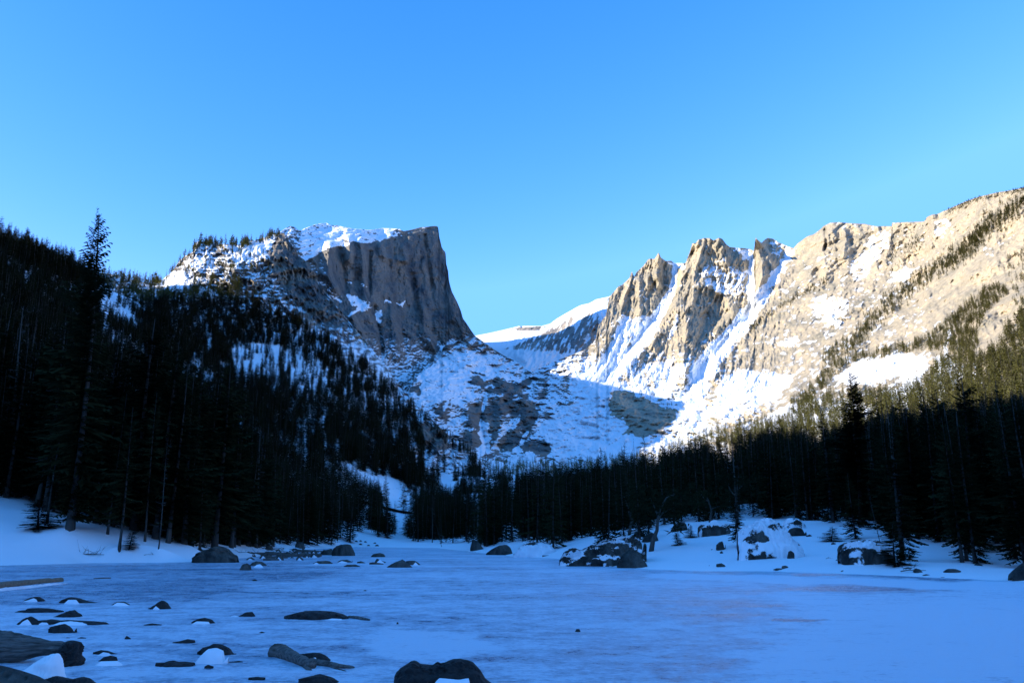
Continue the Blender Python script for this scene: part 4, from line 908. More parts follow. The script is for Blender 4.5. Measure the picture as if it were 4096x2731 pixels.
def mass(name, items, kinds, label, widen):
    A = np.array([t[:5] for t in items], float)
    me = bpy.data.meshes.new(name); me.vertices.add(len(A)); me.vertices.foreach_set('co', np.ascontiguousarray(A[:, :3], np.float32).ravel())
    k = A[:, 4]; nk = len(kinds)
    idx = np.where(k > .955, nk - 1, (k * 9973).astype(int) % (nk - 1)).astype(np.int32)
    for nm, ty, a in (('hgt', 'FLOAT', A[:, 3]), ('wid', 'FLOAT', A[:, 3] * (widen[0] + widen[1] * ((k * 37) % 1))), ('rot', 'FLOAT', k * 50), ('idx', 'INT', idx)):
        at = me.attributes.new(nm, ty, 'POINT'); at.data.foreach_set('value', np.ascontiguousarray(a, np.int32 if ty == 'INT' else np.float32))
    ng = bpy.data.node_groups.new(name, 'GeometryNodeTree')
    ng.interface.new_socket('Geometry', in_out='INPUT', socket_type='NodeSocketGeometry'); ng.interface.new_socket('Geometry', in_out='OUTPUT', socket_type='NodeSocketGeometry')
    n = ng.nodes; l = ng.links
    gi, go = n.new('NodeGroupInput'), n.new('NodeGroupOutput')
    iop = n.new('GeometryNodeInstanceOnPoints'); iop.inputs['Pick Instance'].default_value = True
    g2i = n.new('GeometryNodeGeometryToInstance')
    for o in reversed(kinds):
        oi = n.new('GeometryNodeObjectInfo'); oi.inputs['Object'].default_value = o; oi.inputs['As Instance'].default_value = False
        l.new(oi.outputs['Geometry'], g2i.inputs[0])
    def att(nm, ty):
        a = n.new('GeometryNodeInputNamedAttribute'); a.data_type = ty; a.inputs[0].default_value = nm; return a.outputs[0]
    cs = n.new('ShaderNodeCombineXYZ'); cr = n.new('ShaderNodeCombineXYZ')
    w = att('wid', 'FLOAT'); l.new(w, cs.inputs[0]); l.new(w, cs.inputs[1]); l.new(att('hgt', 'FLOAT'), cs.inputs[2]); l.new(att('rot', 'FLOAT'), cr.inputs[2])
    l.new(gi.outputs[0], iop.inputs['Points']); l.new(g2i.outputs[0], iop.inputs['Instance']); l.new(att('idx', 'INT'), iop.inputs['Instance Index'])
    l.new(cs.outputs[0], iop.inputs['Scale']); l.new(cr.outputs[0], iop.inputs['Rotation']); l.new(iop.outputs[0], go.inputs[0])
    o = link(name, me, label, 'forest', kind='stuff')
    o.modifiers.new('forest', 'NODES').node_group = ng
rest = [a[0] for a in arr[272:]]
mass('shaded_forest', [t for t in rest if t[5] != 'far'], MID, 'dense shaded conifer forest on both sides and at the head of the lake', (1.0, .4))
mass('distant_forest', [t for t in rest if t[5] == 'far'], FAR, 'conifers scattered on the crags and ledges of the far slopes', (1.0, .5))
print('TREES', len(trees))

# ================================================================== ROCKS, LOGS, BOULDERS
def Z(kind):
    x0, y0, k = {'A': (0, 2050, .4344), 'C': (1000, 2300, .4677), 'B': (700, 2050, .4252), 'E': (2200, 2020, .3827), 'F': (3000, 2020, .466), 'D': (1100, 1500, .5102), 'S': (0, 0, 1)}[kind]
    return lambda pts: [(x0 + k * a, y0 + k * b) for a, b in pts]

def loaf(prof, vb, zb=0.0, depth=.5, seed=1, rough=.12, nx=None, ny=16, Yf=None, sharp=.62, sink=.12, fine=.04, minw=0.0):
    """a boulder whose top edge follows prof when seen from the lake shore; round, real thickness"""
    prof = sorted(prof); us = np.array([p[0] for p in prof], float); vs = np.array([p[1] for p in prof], float)
    Yf = Yf or float(Yground(vb, zb))
    wid = (us[-1] - us[0]) / FPX * Yf
    d = max(minw, wid * depth * .5); Yc = Yf + d
    nx = nx or int(np.clip((us[-1] - us[0]) / 4, 22, 90))
    a = (1 - np.cos(np.linspace(0, math.pi, nx))) / 2
    u = us[0] + (us[-1] - us[0]) * (.6 * a + .4 * np.linspace(0, 1, nx))
    vt = np.minimum(np.interp(u, us, vs), vb + 6)
    top = P(u, vt, Yc); x = top[:, 0]; h = np.maximum(top[:, 2] - zb, .004)
    e = np.sqrt(np.clip(1 - (2 * (u - us[0]) / (us[-1] - us[0]) - 1) ** 2, 0, 1)) ** .8
    ph = np.linspace(0, math.pi, ny)
    PH, _ = np.meshgrid(ph, u, indexing='ij')
    y = -np.cos(PH) * d * (.18 + .82 * e)[None]
    zz = np.sin(PH) ** sharp * (h + sink)[None] - sink
    Xm = np.broadcast_to(x[None], PH.shape).copy()
    n1 = fbm(Xm / (wid * .22 + .01) + seed * 7.1, (y + zz * 1.7) / (wid * .22 + .01), 4, seed)
    n2 = fbm(Xm / (wid * .06 + .01) + seed * 3.3, (y + zz * 1.7) / (wid * .06 + .01), 4, seed + 40, ridged=True)
    k = np.sin(PH)
    y -= np.cos(PH) * 0 + d * rough * 1.6 * n1 * np.abs(np.cos(PH)) ** .5 + d * fine * 2 * n2 * k
    zz += h.max() * (fine * n2 * k ** .5) * (1 - .5 * np.abs(k)) + h.max() * rough * n1 * k * np.abs(np.cos(PH))
    pts = np.stack([Xm, Yc + y, zb + zz], -1)
    return pts

def loaf_obj(name, pts, mat, parent=None, origin=None, attrs=None, **kw):
    n, m = pts.shape[:2]
    o_ = np.array([pts[..., 0].mean(), pts[..., 1].mean(), 0.0]) if origin is None else np.asarray(origin)
    V = (pts - o_).reshape(-1, 3); F = grid_faces(n, m)[:, ::-1]
    at = None
    if attrs is not None: at = {'snow': attrs}
    ob = link(name, mkmesh(name, V, F, mat, True, at), parent=parent, **kw)
    if parent is None: ob.location = o_
    return ob, o_

def rock(z, prof, vb, label, snow=(), depth=.55, seed=None, zb=0.0, Yf=None, cat='rock', name='rock', mat='rock', rough=.28, group=None, sharp=.62, snowattr=None, minw=0.0, **kw):
    T = Z(z); prof = T(prof); vb = T([(0, vb)])[0][1]
    if Yf is not None:
        uc = (prof[0][0] + prof[-1][0]) / 2
        Yh = hit(uc, vb)
        if Yh and Yh < 300: Yf = Yh
        zb = float(P(uc, vb, Yf)[2])
    seed = seed or (int(prof[0][0]) % 97 + 3)
    kw.setdefault('fine', .13); pts = loaf(prof, vb, zb, depth, seed, rough, Yf=Yf, sharp=sharp, minw=minw, **kw)
    at = None
    if snowattr is not None:
        nn = normals(pts); at = snowattr[0] + snowattr[1] * np.abs(nn[..., 2]) + snowattr[2] * fbm(pts[..., 0] / snowattr[3], (pts[..., 1] + pts[..., 2] * 2) / snowattr[3], 4, seed + 5)
    ob, org = loaf_obj(name, pts, M[mat], label=label, cat=cat, group=group, attrs=at)
    for sp, svb in snow:
        sp = T(sp); svb = T([(0, svb)])[0][1]
        Ys = float(Yground(svb, zb)) if Yf is None else Yf - .05
        sn = loaf(sp, svb, zb, 0.4, seed + 9, .16, Yf=Ys, sharp=.8, fine=.04, sink=.04)
        sn[..., 1] = sn[..., 1]
        loaf_obj('snow_drift', sn, M['snow'], parent=ob, origin=org)
    return ob

GI = 'dark rocks frozen into the ice at lower left'
R1 = rock
R1('A', [(215, 815), (270, 785), (330, 770), (370, 775), (415, 805)], 817, 'small rock with a snow cone, leftmost of the upper row in the ice', [([(215, 816), (260, 803), (310, 786), (330, 795), (345, 816)], 820)], group=GI)
R1('A', [(555, 828), (600, 792), (660, 775), (720, 785), (800, 812), (905, 828)], 832, 'low rock with a long tapering right end and snow heap in front, upper row', [([(590, 838), (630, 800), (700, 800), (730, 838)], 841)], group=GI)
R1('A', [(1030, 848), (1080, 818), (1140, 815), (1200, 845)], 850, 'thin arched rock almost covered by snow, upper row', [([(1035, 855), (1080, 825), (1140, 828), (1190, 853)], 857)], group=GI)
R1('A', [(1370, 885), (1440, 842), (1485, 812), (1500, 805), (1530, 822), (1580, 885)], 888, 'pointed dark rock with a small snow heap at its left foot', [([(1408, 886), (1435, 858), (1470, 886)], 890)], group=GI, depth=.7)
R1('A', [(145, 915), (190, 898), (248, 895), (262, 880), (360, 875), (450, 878), (520, 890), (585, 900)], 920, 'long flat rock streaked with snow near the left edge', [([(260, 915), (300, 895), (420, 888), (440, 912)], 917)], group=GI, depth=.35)
R1('A', [(510, 958), (580, 925), (640, 903), (690, 893), (710, 915), (750, 932)], 962, 'jagged rock with snow lying across its front, just right of the long flat rock', [([(570, 950), (650, 918), (690, 945)], 952)], group=GI)
R1('A', [(165, 1025), (220, 975), (290, 952), (330, 975), (365, 1000)], 1031, 'peaked rock at the left end of the long dark row', [([(180, 1030), (215, 998), (255, 980), (292, 1030)], 1034)], group=GI)
R1('A', [(350, 1012), (370, 990), (440, 985), (470, 978), (560, 990), (620, 985), (750, 992), (860, 996), (980, 1006), (1005, 1022)], 1032, 'longest low rock ridge, with a wide snow drift along its front', [([(480, 1032), (560, 1003), (650, 996), (760, 1008), (855, 1030)], 1036), ([(360, 1022), (385, 1008), (430, 1010), (445, 1022)], 1033)], group=GI, depth=.25)
R1('A', [(460, 1055), (520, 1036), (600, 1022), (640, 1045), (712, 1062), (700, 1085), (680, 1100)], 1108, 'ragged black rock under the longest ridge', group=GI, depth=.5)
R1('A', [(1325, 1030), (1400, 1015), (1490, 1027)], 1038, 'thin flat slab of rock by itself in the middle of the dark ice', group=GI, depth=.5)
R1('A', [(1765, 1008), (1830, 974), (1890, 965), (1950, 982), (1985, 1015)], 1020, 'humped rock with a snow wedge beneath it, right of the thin slab', [([(1768, 1022), (1810, 998), (1920, 1002), (1935, 1024)], 1026)], group=GI)
R1('S', [(955, 2464), (985, 2447), (1010, 2446), (1022, 2462)], 2465, 'dome-shaped rock between the humped rock and the big flat rock', [([(925, 2463), (940, 2460), (955, 2464)], 2466)], group=GI)
R1('A', [(606, 1150), (625, 1145), (646, 1150)], 1153, 'tiny chip of rock above the stump', group=GI)
R1('A', [(714, 1152), (750, 1142), (796, 1150)], 1157, 'small low rock right of the tiny chip, above the stump', group=GI)
R1('A', [(1148, 1160), (1165, 1132), (1180, 1137), (1208, 1158)], 1164, 'small pointed rock alone below the thin slab', group=GI, depth=.8)
R1('A', [(1595, 1190), (1660, 1180), (1730, 1160), (1798, 1172)], 1202, 'low wedge of rock sloping down to the left, above the snowy hump', group=GI)
R1('A', [(1825, 1282), (1870, 1242), (1930, 1225), (1970, 1205), (2040, 1210), (2110, 1245), (2140, 1290), (2178, 1308)], 1312, 'large arched rock over a big snow drift', [([(1795, 1385), (1840, 1325), (1915, 1255), (1990, 1242), (2055, 1268), (2110, 1320), (2060, 1370)], 1392)], group=GI)
R1('A', [(865, 1282), (930, 1262), (990, 1268), (1040, 1285), (1087, 1302)], 1305, 'thin curved rock at the back of the snow patch beside the stump', [([(900, 1312), (950, 1282), (1000, 1290), (1030, 1312)], 1318)], group=GI)
R1('A', [(910, 1367), (960, 1326), (1020, 1312), (1075, 1325), (1082, 1357)], 1369, 'rounded black rock sitting in snow right of the stump', [([(880, 1402), (930, 1366), (1080, 1362), (1130, 1400)], 1410)], group=GI)
R1('A', [(1440, 1378), (1520, 1377), (1560, 1362), (1600, 1358), (1640, 1370), (1700, 1368), (1795, 1377)], 1420, 'frost-speckled flat rock left of the arched rock', group=GI, depth=.5, mat='rock')
R1('A', [(1885, 1412), (1915, 1397), (1968, 1412)], 1434, 'small square rock in front of the big snow drift', group=GI, depth=.7)
R1('A', [(2060, 1370), (2150, 1366), (2200, 1360), (2242, 1368)], 1380, 'dark sliver of rock right of the big snow drift', group=GI)
R1('C', [(298, 348), (400, 320), (480, 303), (600, 302), (700, 308), (790, 330), (852, 358)], 380, 'broad flat dark rock with snow pockets on its back', [([(528, 356), (560, 342), (580, 354)], 362), ([(604, 350), (660, 322), (704, 330), (690, 346)], 352), ([(640, 382), (700, 368), (785, 372)], 384)], depth=.55, group=GI)
R1('C', [(425, 672), (470, 668), (550, 660), (600, 663), (650, 685), (692, 722)], 738, 'black curled rock with snow under its arch, right of the driftwood', [([(470, 740), (520, 710), (560, 700), (580, 738)], 744)], group=GI)
R1('C', [(-10, 872), (60, 866), (132, 872)], 898, 'dark low rock at the bottom left of the driftwood', group=GI)
R1('C', [(420, 885), (520, 860), (600, 842), (700, 870), (760, 905)], 930, 'scattered dark frozen rubble below the driftwood', group=GI, depth=.6)
R1('C', [(20, 42), (40, 32), (62, 42)], 48, 'small stone alone on the ice below the left boulders', group='small stones alone on the open ice')
R1('C', [(970, 130), (985, 124), (998, 130)], 134, 'small stone on the ice in the left middle of the lake', group='small stones alone on the open ice')
R1('C', [(80, 488), (100, 479), (125, 487)], 493, 'small dark stone below the broad flat rock', group='small stones alone on the open ice')
R1('C', [(1252, 415), (1258, 398), (1268, 402), (1272, 415)], 417, 'tiny upright stone right of the broad flat rock', group='small stones alone on the open ice', depth=1)
R1('S', [(2300, 2524), (2306, 2514), (2318, 2515), (2322, 2524)], 2526, 'tiny brown stone on the warm-shining ice', group='small stones alone on the open ice', depth=1)
bigrock = R1('C', [(1238, 855), (1262, 820), (1290, 792), (1340, 762), (1375, 738), (1405, 730), (1425, 735), (1455, 757), (1560, 768), (1590, 750), (1605, 743), (1625, 752), (1660, 750), (1700, 730), (1740, 717), (1800, 716), (1850, 722), (1910, 745), (1970, 812), (2010, 880), (2080, 935)], 985, 'large dark double-humped boulder at the bottom edge of the photo',
             [([(1560, 960), (1590, 905), (1620, 878), (1700, 884), (1780, 893), (1870, 878), (1890, 960)], 1010)], depth=.5, mat='rock', nx=140, ny=50, rough=.16, fine=.07, cat='boulder', name='boulder')

# ---- left shore boulders and the jumble of stones and driftwood behind the bay
R1('B', [(172, 440), (195, 415), (215, 378), (260, 372), (330, 345), (390, 322), (430, 318), (500, 345), (540, 385), (592, 414)], 470, 'big flat-topped slab boulder on the left shore', snow=[([(430, 400), (470, 350), (520, 360), (560, 400)], 404)] and [], depth=.6, mat='bankrock', cat='boulder', name='boulder', snowattr=(-.25, .3, .8, 1.2), nx=90, ny=44, rough=.34, fine=.12, sharp=.45)
R1('B', [(610, 537), (640, 487), (680, 474), (712, 500), (716, 520)], 541, 'rounded rock at the tip of the left shore', mat='bankrock', snowattr=(-.4, .2, .2, 1), depth=.8)
R1('B', [(700, 497), (730, 470), (765, 455), (820, 460), (864, 492)], 498, 'arched rock with snow under it, right of the rounded shore rock', [([(740, 512), (770, 488), (800, 482), (830, 508)], 514)], mat='bankrock', snowattr=(-.3, .2, .3, 1))
R1('B', [(1478, 372), (1500, 332), (1560, 302), (1620, 298), (1655, 306), (1675, 345), (1692, 383)], 405, 'biggest squared grey boulder at the end of the stone spit', mat='bankrock', snowattr=(-.4, .1, .2, 2), depth=.7, cat='boulder', name='boulder', sharp=.4)
R1('B', [(1370, 385), (1400, 355), (1450, 345), (1530, 365)], 398, 'dark low boulder left of the squared boulder', mat='bankrock', snowattr=(-.4, .1, .2, 2), depth=.7, cat='boulder', name='boulder')
R1('B', [(1843, 412), (1870, 386), (1930, 378), (1965, 388), (1980, 412)], 416, 'rounded boulder alone on the ice right of the spit', mat='bankrock', snowattr=(-.4, .1, .2, 2), depth=.8, cat='boulder', name='boulder')
R1('B', [(1590, 502), (1620, 487), (1700, 485), (1742, 503)], 508, 'flat brown rock on the ice below the spit', mat='bankrock', snowattr=(-.4, .1, .2, 2))
R1('B', [(1994, 512), (2040, 482), (2080, 463), (2140, 440), (2180, 466), (2234, 512)], 515, 'large hump of rock with snow on its right shoulder, out on the ice', [([(2090, 512), (2115, 462), (2170, 455), (2215, 505)], 500)], mat='bankrock', snowattr=(-.3, .2, .4, 1.2), depth=.6)
R1('B', [(2170, 456), (2210, 450), (2255, 450), (2285, 468), (2308, 488)], 490, 'rock behind the large hump, snow in front of it', [([(2240, 490), (2262, 464), (2290, 490)], 493)], mat='bankrock', snowattr=(-.4, .2, .4, 1))
R1('B', [(1298, 478), (1340, 456), (1420, 450), (1455, 455), (1485, 475)], 480, 'knobbly dark rock on the ice left of the flat brown rock', [([(1300, 482), (1330, 466), (1352, 480)], 484)], mat='bankrock', snowattr=(-.4, .2, .4, 1))
R1('B', [(1528, 462), (1560, 445), (1620, 440), (1670, 447), (1668, 462)], 466, 'thin dark rock with snow under its left half, above the flat brown rock', [([(1530, 470), (1570, 452), (1620, 466)], 472)], mat='bankrock', snowattr=(-.4, .2, .4, 1))
R1('B', [(1713, 462), (1750, 454), (1792, 471)], 474, 'small dark rock in line below the rounded boulder', mat='bankrock', snowattr=(-.4, .2, .4, 1))
R1('B', [(1878, 466), (1895, 435), (1905, 431), (1940, 450), (1982, 462)], 470, 'pointed rock behind a small snow heap on the ice', [([(1895, 470), (1925, 440), (1965, 466)], 474)], mat='bankrock', snowattr=(-.3, .3, .4, 1))
R1('B', [(1828, 470), (1860, 464), (1910, 470), (1962, 478)], 486, 'low strip of stones in front of the pointed rock', mat='bankrock', snowattr=(-.2, .3, .6, .8), depth=.3)
R1('B', [(728, 637), (750, 625), (774, 638)], 641, 'small stone alone on the grey ice off the left shore', group='small stones alone on the open ice')
g2 = np.random.default_rng(21)
GJ = 'stones of the snowy spit along the left shore'
for i in range(84):
    x = g2.uniform(590, 1500); row = g2.uniform(0, 1); y = 345 + row * 100 + (x - 600) * .005
    if x > 1200: y = min(y, 420)
    w = g2.uniform(18, 75) * (.7 + .5 * row); hh = w * g2.uniform(.32, .7)
    pr = [(x - w / 2, y - hh * .1)] + [(x - w / 2 + w * t, y - hh * g2.uniform(.6, 1.1) * math.sin(math.pi * t) ** .6) for t in (.2, .4, .6, .8)] + [(x + w / 2, y - hh * .1)]
    place = ('at the back of' if row < .33 else 'in the middle of' if row < .66 else 'at the front of')
    side = 'slab end' if x < 850 else 'halfway along' if x < 1200 else 'squared boulder end'
    hs = g2.random() < .4
    rock('B', pr, y, '%s stone %s%s the snowy spit, %s' % ('large' if w > 60 else 'medium' if w > 38 else 'small', 'with a snow heap ' if hs else '', place, side), snow=[([(x - w * .35, y), (x - w * .1, y - hh * .55), (x + w * .25, y)], y + 1)] if hs else [], mat='bankrock', snowattr=(-.25, .45, .6, .7), group=GJ, depth=.8, seed=60 + i)
R1('B', [(1128, 330), (1140, 290), (1160, 276), (1205, 280), (1222, 325)], 335, 'upright boulder under the trees behind the spit', mat='bankrock', snowattr=(-.4, .3, .4, 1), cat='boulder', name='boulder', Yf=140, zb=.4)
R1('B', [(848, 348), (865, 305), (890, 295), (920, 325)], 350, 'smaller upright boulder left of the other under the trees', mat='bankrock', snowattr=(-.4, .3, .4, 1), cat='boulder', name='boulder', Yf=105, zb=.6)
for i, (a, b, w) in enumerate([(1705, 272, 34), (1745, 268, 30), (1790, 276, 30), (1745, 300, 36), (1820, 310, 30), (1880, 288, 30), (1900, 312, 40)]):
    v = Z('B')([(0, b)])[0][1]
    rock('B', [(a - w / 2, b), (a - w * .2, b - w * .3), (a + w * .2, b - w * .35), (a + w / 2, b)], b + 2, 'small dark stone in the snow slope at the head of the lake', mat='bankrock', snowattr=(-.5, .2, .3, 1), group='stones in the snow slope at the head of the lake', Yf=210 + (315 - b) * .5, zb=float(P(1400, v, 215)[2]), depth=.8, seed=130 + i)

def stick(name, pts, rads, label, cat, mat='wood', zf='S', Y=None, twigs=(), group=None, nbump=.15, k=10, lift=0.0, seed=1):
    T = Z(zf); g = np.random.default_rng(seed); W = []
    for i, p in enumerate(pts):
        q = T([p[:2]])[0]; Yq = p[2] if len(p) > 2 else (Y if Y else float(Yground(q[1])))
        W.append(P(q[0], q[1], Yq) + [0, 0, lift])
    W = np.array(W); o_ = W.mean(0); o_[2] = 0
    t = np.linspace(0, len(W) - 1, max(8, len(W) * 5)); Wi = np.stack([np.interp(t, range(len(W)), W[:, c]) for c in range(3)], -1) - o_
    ri = np.interp(t, np.linspace(0, len(W) - 1, len(rads)), rads) * (1 + nbump * g.normal(0, 1, len(t)) * .5)
    m = MB(); m.tube(list(Wi), list(ri), k)
    ob = link(name, m.mesh(name, M[mat], True), label, cat, group, loc=tuple(o_))
    for tw in twigs:
        mm = MB(); q = []
        for p in tw[0]:
            a = T([p[:2]])[0]; q.append(P(a[0], a[1], p[2] if len(p) > 2 else (Y if Y else float(Yground(a[1])))) - o_)
        mm.tube(q, list(np.linspace(tw[1], tw[1] * .3, len(q))), 5)
        link('branch', mm.mesh('branch', M[mat], True), parent=ob)
    return ob
lg = stick('fallen_log', [(-60, 700), (0, 688), (150, 672), (300, 655), (450, 641), (560, 632)], [.17, .17, .16, .15, .14, .13], 'tan barkless log frozen in the ice at the left edge', 'log', 'logtan', 'A', twigs=[([(100, 670), (108, 655), (112, 646)], .04)], lift=.04)
sn = loaf(Z('A')([(-60, 716), (0, 706), (150, 688), (300, 672), (450, 655), (600, 642), (660, 650)]), Z('A')([(0, 690)])[0][1], 0, .12, 4, .05, Yf=32, sharp=.9, minw=.5)
YL = lambda u: None
pp = Z('A')([(-60, 726), (150, 706), (300, 688), (450, 668), (600, 654), (660, 652)])
V = []; F = []
for i in range(60):
    t = i / 59; u = pp[0][0] + (pp[-1][0] - pp[0][0]) * t; v = np.interp(u, [p[0] for p in pp], [p[1] for p in pp])
    c = P(u, v, float(Yground(v))); 
    for j in range(7):
        a = j / 6; V.append([c[0], c[1] + a * 1.0 * (1.05 - t), .11 * math.sin(math.pi * min(1, a * 1.0)) ** .6 * (1.03 - t ** 4) * (1 + .25 * float(vnoise2(np.array([i * .4]), np.array([j * .5]), 3)[0])) - .02])
o_ = np.array(lg.location)
link('snow_drift', mkmesh('snow_drift', np.array(V) - o_, grid_faces(60, 7)[:, ::-1], M['snow'], True), parent=lg)
stick('driftwood_log', [(222, 700), (260, 690), (330, 715), (400, 745), (470, 775), (535, 797)], [.14, .13, .10, .08, .07, .06], 'thick driftwood root stock lying on snow in the lower middle left', 'driftwood', 'wood', 'C', twigs=[([(240, 690), (262, 668), (345, 672)], .08), ([(470, 775), (500, 808), (525, 812)], .05)], lift=.05)
stick('driftwood_stick', [(520, 755), (600, 768), (680, 778), (760, 793), (890, 806)], [.05, .045, .04, .03, .015], 'long broken stick pointing right beside the driftwood', 'driftwood', 'wood', 'C', twigs=[([(680, 778), (740, 800), (820, 818)], .03)], lift=.03)
stick('driftwood_stick', [(845, 362), (900, 368), (960, 380), (1022, 387)], [.03, .04, .04, .02], 'short stick reaching right from the broad flat rock', 'driftwood', 'wood', 'C', lift=.02)
stick('driftwood_stick', [(860, 607), (940, 606), (1020, 604)], [.02, .05, .04], 'thin dark stick lying on the ice right of the tan log', 'driftwood', 'wood', 'A', lift=.01)
for i, (a, b, y, y2, r) in enumerate([(720, 1130, 400, 398, .26), (1140, 1480, 372, 378, .22), (800, 1000, 385, 388, .2), (960, 1380, 412, 408, .22), (1180, 1500, 395, 404, .15), (640, 860, 352, 350, .12), (1000, 1320, 352, 362, .14), (840, 1060, 428, 432, .16), (830, 980, 448, 450, .12)]):
    stick('driftwood_log', [(a, y - 4), ((a + b) / 2, (y + y2) / 2 - 5), (b, y2 - 4)], [r, r * .9, r * .6], ['long pale log lying along the middle of the stone spit', 'log leading to the squared boulder on the spit', 'short log at the back of the spit', 'long log near the front of the spit', 'slender log under the squared boulder', 'thin log by the flat-topped slab boulder', 'thin log across the back of the spit', 'log in the front edge of the spit', 'short stick at the front edge of the spit'][i], 'log', 'wood', 'B', Y=float(np.clip(Yground(Z('B')([(0, y)])[0][1]), 60, 160)), seed=i, lift=.05)
# bare branches lying on the left bank
def branch_pile(u, v, Y, label, n, size, seed, group=None):
    g = np.random.default_rng(seed); Y = hit(u, v) or Y; b = P(u, v, Y); b[2] = float(ground_z(b[0], b[1]))
    m = MB(); m.tube([np.array([-.5, 0, .05]) * size, np.array([0, .1, .12]) * size, np.array([.9, 0, .10]) * size], [.035 * size, .03 * size, .01 * size], 6)
    ob = link('fallen_branch', m.mesh('fallen_branch', M['wood'], True), label, 'branch', group, loc=tuple(b))
    for i in range(n):
        a = g.uniform(-.4, .7); d = np.array([g.uniform(-.9, 1), g.uniform(-.4, .4), g.uniform(.1, .6)]) ; p = np.array([a, .05, .1]); mm = MB()
        q = [p, p + d * .35 + [0, 0, .05], p + d * .8 + g.normal(0, .08, 3)]; mm.tube([x * size for x in q], [.014 * size, .01 * size, .003 * size], 4)
        link('twig', mm.mesh('twig', M['wood'], True), parent=ob)
        if i % 2 == 0:
            mm = MB(); q2 = [q[1], q[1] + d * .3 + g.normal(0, .15, 3)]; mm.tube([x * size for x in q2], [.008 * size, .002 * size], 3); link('twig', mm.mesh('twig', M['wood'], True), parent=ob)
branch_pile(345, 2234, 62, 'spreading bare dead branch lying on the left snowbank', 9, 1.5, 3)
branch_pile(590, 2226, 62, 'small curled dead branch by the leaning dead trunk', 4, .6, 4)
branch_pile(3110, 2196, 58, 'tuft of bare twigs beside the snowy mound, right bank', 9, .55, 5)
branch_pile(3313, 2236, 48, 'tiny tuft of twigs on the open right bank snow', 5, .3, 6)
branch_pile(3500, 2240, 45, 'thin fallen branch reaching from the snow-capped boulder to the ice', 3, 1.0, 7)
branch_pile(3640, 2290, 41, 'dead branches at the shore under the dark right forest', 6, .9, 8)
for i in range(14):
    a = g2.uniform(620, 1400); v = Z('B')([(0, g2.uniform(300, 420))])[0][1]
    branch_pile(Z('B')([(a, 0)])[0][0], v, float(np.clip(Yground(max(v, 2205)), 62, 130)), 'bare twigs poking from the snow among the spit stones', 5, g2.uniform(.9, 1.9), 30 + i, 'bare twigs among the spit stones')

# ---- right bank
R1('E', [(95, 595), (140, 512), (190, 475), (225, 462), (268, 466), (290, 478), (330, 480), (400, 440), (480, 418), (560, 380), (650, 366), (760, 342), (850, 350), (930, 365), (985, 375), (980, 470), (940, 520), (985, 590), (1010, 630), (1020, 662)], 652, 'snow-flecked bedrock outcrop jutting into the lake from the right bank', Yf=60, zb=-.05, mat='bankrock', cat='rock outcrop', name='rock_outcrop', depth=.55, rough=.28, snowattr=(.20, .34, 1.3, 1.0), nx=170, ny=70, fine=.16, sharp=.55)
R1('E', [(700, 610), (760, 520), (830, 470), (900, 500), (960, 560), (1005, 620), (1022, 662)], 662, 'sloping slab at the right foot of the bedrock outcrop', Yf=53, zb=-.02, mat='bankrock', cat='boulder', name='boulder', depth=.7, snowattr=(-.3, .25, .5, 1.5), nx=50, ny=26, rough=.2)
R1('E', [(100, 592), (140, 515), (190, 480), (235, 470), (270, 500), (290, 560), (300, 600)], 605, 'rounded boulder at the left foot of the bedrock outcrop', Yf=64, zb=-.02, mat='bankrock', cat='boulder', name='boulder', depth=.8, snowattr=(-.35, .25, .4, 1.5))
R1('E', [(860, 330), (890, 280), (930, 262), (975, 285), (1000, 330)], 340, 'pale rounded boulder on top of the bedrock outcrop', Yf=78, zb=float(P(2540, 2150, 78)[2]), mat='bankrock', cat='boulder', name='boulder', depth=.8, snowattr=(-.4, .2, .3, 2))
R1('E', [(960, 380), (1000, 310), (1060, 285), (1110, 310), (1130, 360)], 385, 'grey boulder behind the crooked pine\'s foot', Yf=72, zb=float(P(2600, 2165, 72)[2]), mat='bankrock', cat='boulder', name='boulder', depth=.8, snowattr=(-.3, .3, .5, 2))
R1('E', [(1262, 262), (1300, 205), (1345, 178), (1400, 178), (1425, 215), (1430, 260)], 275, 'rounded dark boulder behind the thin young spruce', Yf=80, zb=float(P(2720, 2123, 80)[2]) - .2, mat='bankrock', cat='boulder', name='boulder', depth=.9, snowattr=(-.2, .4, .4, 2))
R1('E', [(1545, 235), (1580, 205), (1650, 198), (1690, 168), (1725, 157), (1790, 185), (1850, 220), (1905, 300)], 320, 'long low boulder with snow on it at the crest of the right bank', Yf=74, zb=float(P(2850, 2140, 74)[2]) - .2, mat='bankrock', cat='boulder', name='boulder', depth=.6, snowattr=(.40, .35, 1.2, 2), nx=60, ny=24)
R1('E', [(1950, 300), (2000, 250), (2060, 225), (2130, 190), (2190, 158), (2250, 148), (2300, 152), (2352, 185), (2400, 240), (2460, 300), (2520, 370), (2600, 450), (2640, 520)], 560, 'tallest snow-covered boulder mound of the right bank, bare rock on its left side', Yf=62, zb=.2, mat='bankrock', cat='boulder', name='boulder', depth=.6, snowattr=(.78, .12, 1.6, 2.0), nx=110, ny=44, rough=.22)
R1('F', [(270, 190), (290, 145), (320, 115), (375, 109), (410, 122), (440, 150), (470, 185)], 200, 'snow-capped boulder behind the tallest mound', Yf=80, zb=float(P(3160, 2113, 80)[2]) - .2, mat='bankrock', cat='boulder', name='boulder', depth=.9, snowattr=(.52, .35, 1.2, 1.5))
R1('F', [(315, 258), (340, 205), (380, 192), (430, 196), (478, 228), (465, 258)], 268, 'dark brown boulder right of the tallest mound', Yf=66, zb=float(P(3180, 2143, 66)[2]) - .2, mat='bankrock', cat='boulder', name='boulder', depth=.8, snowattr=(-.2, .35, .6, 1.2))
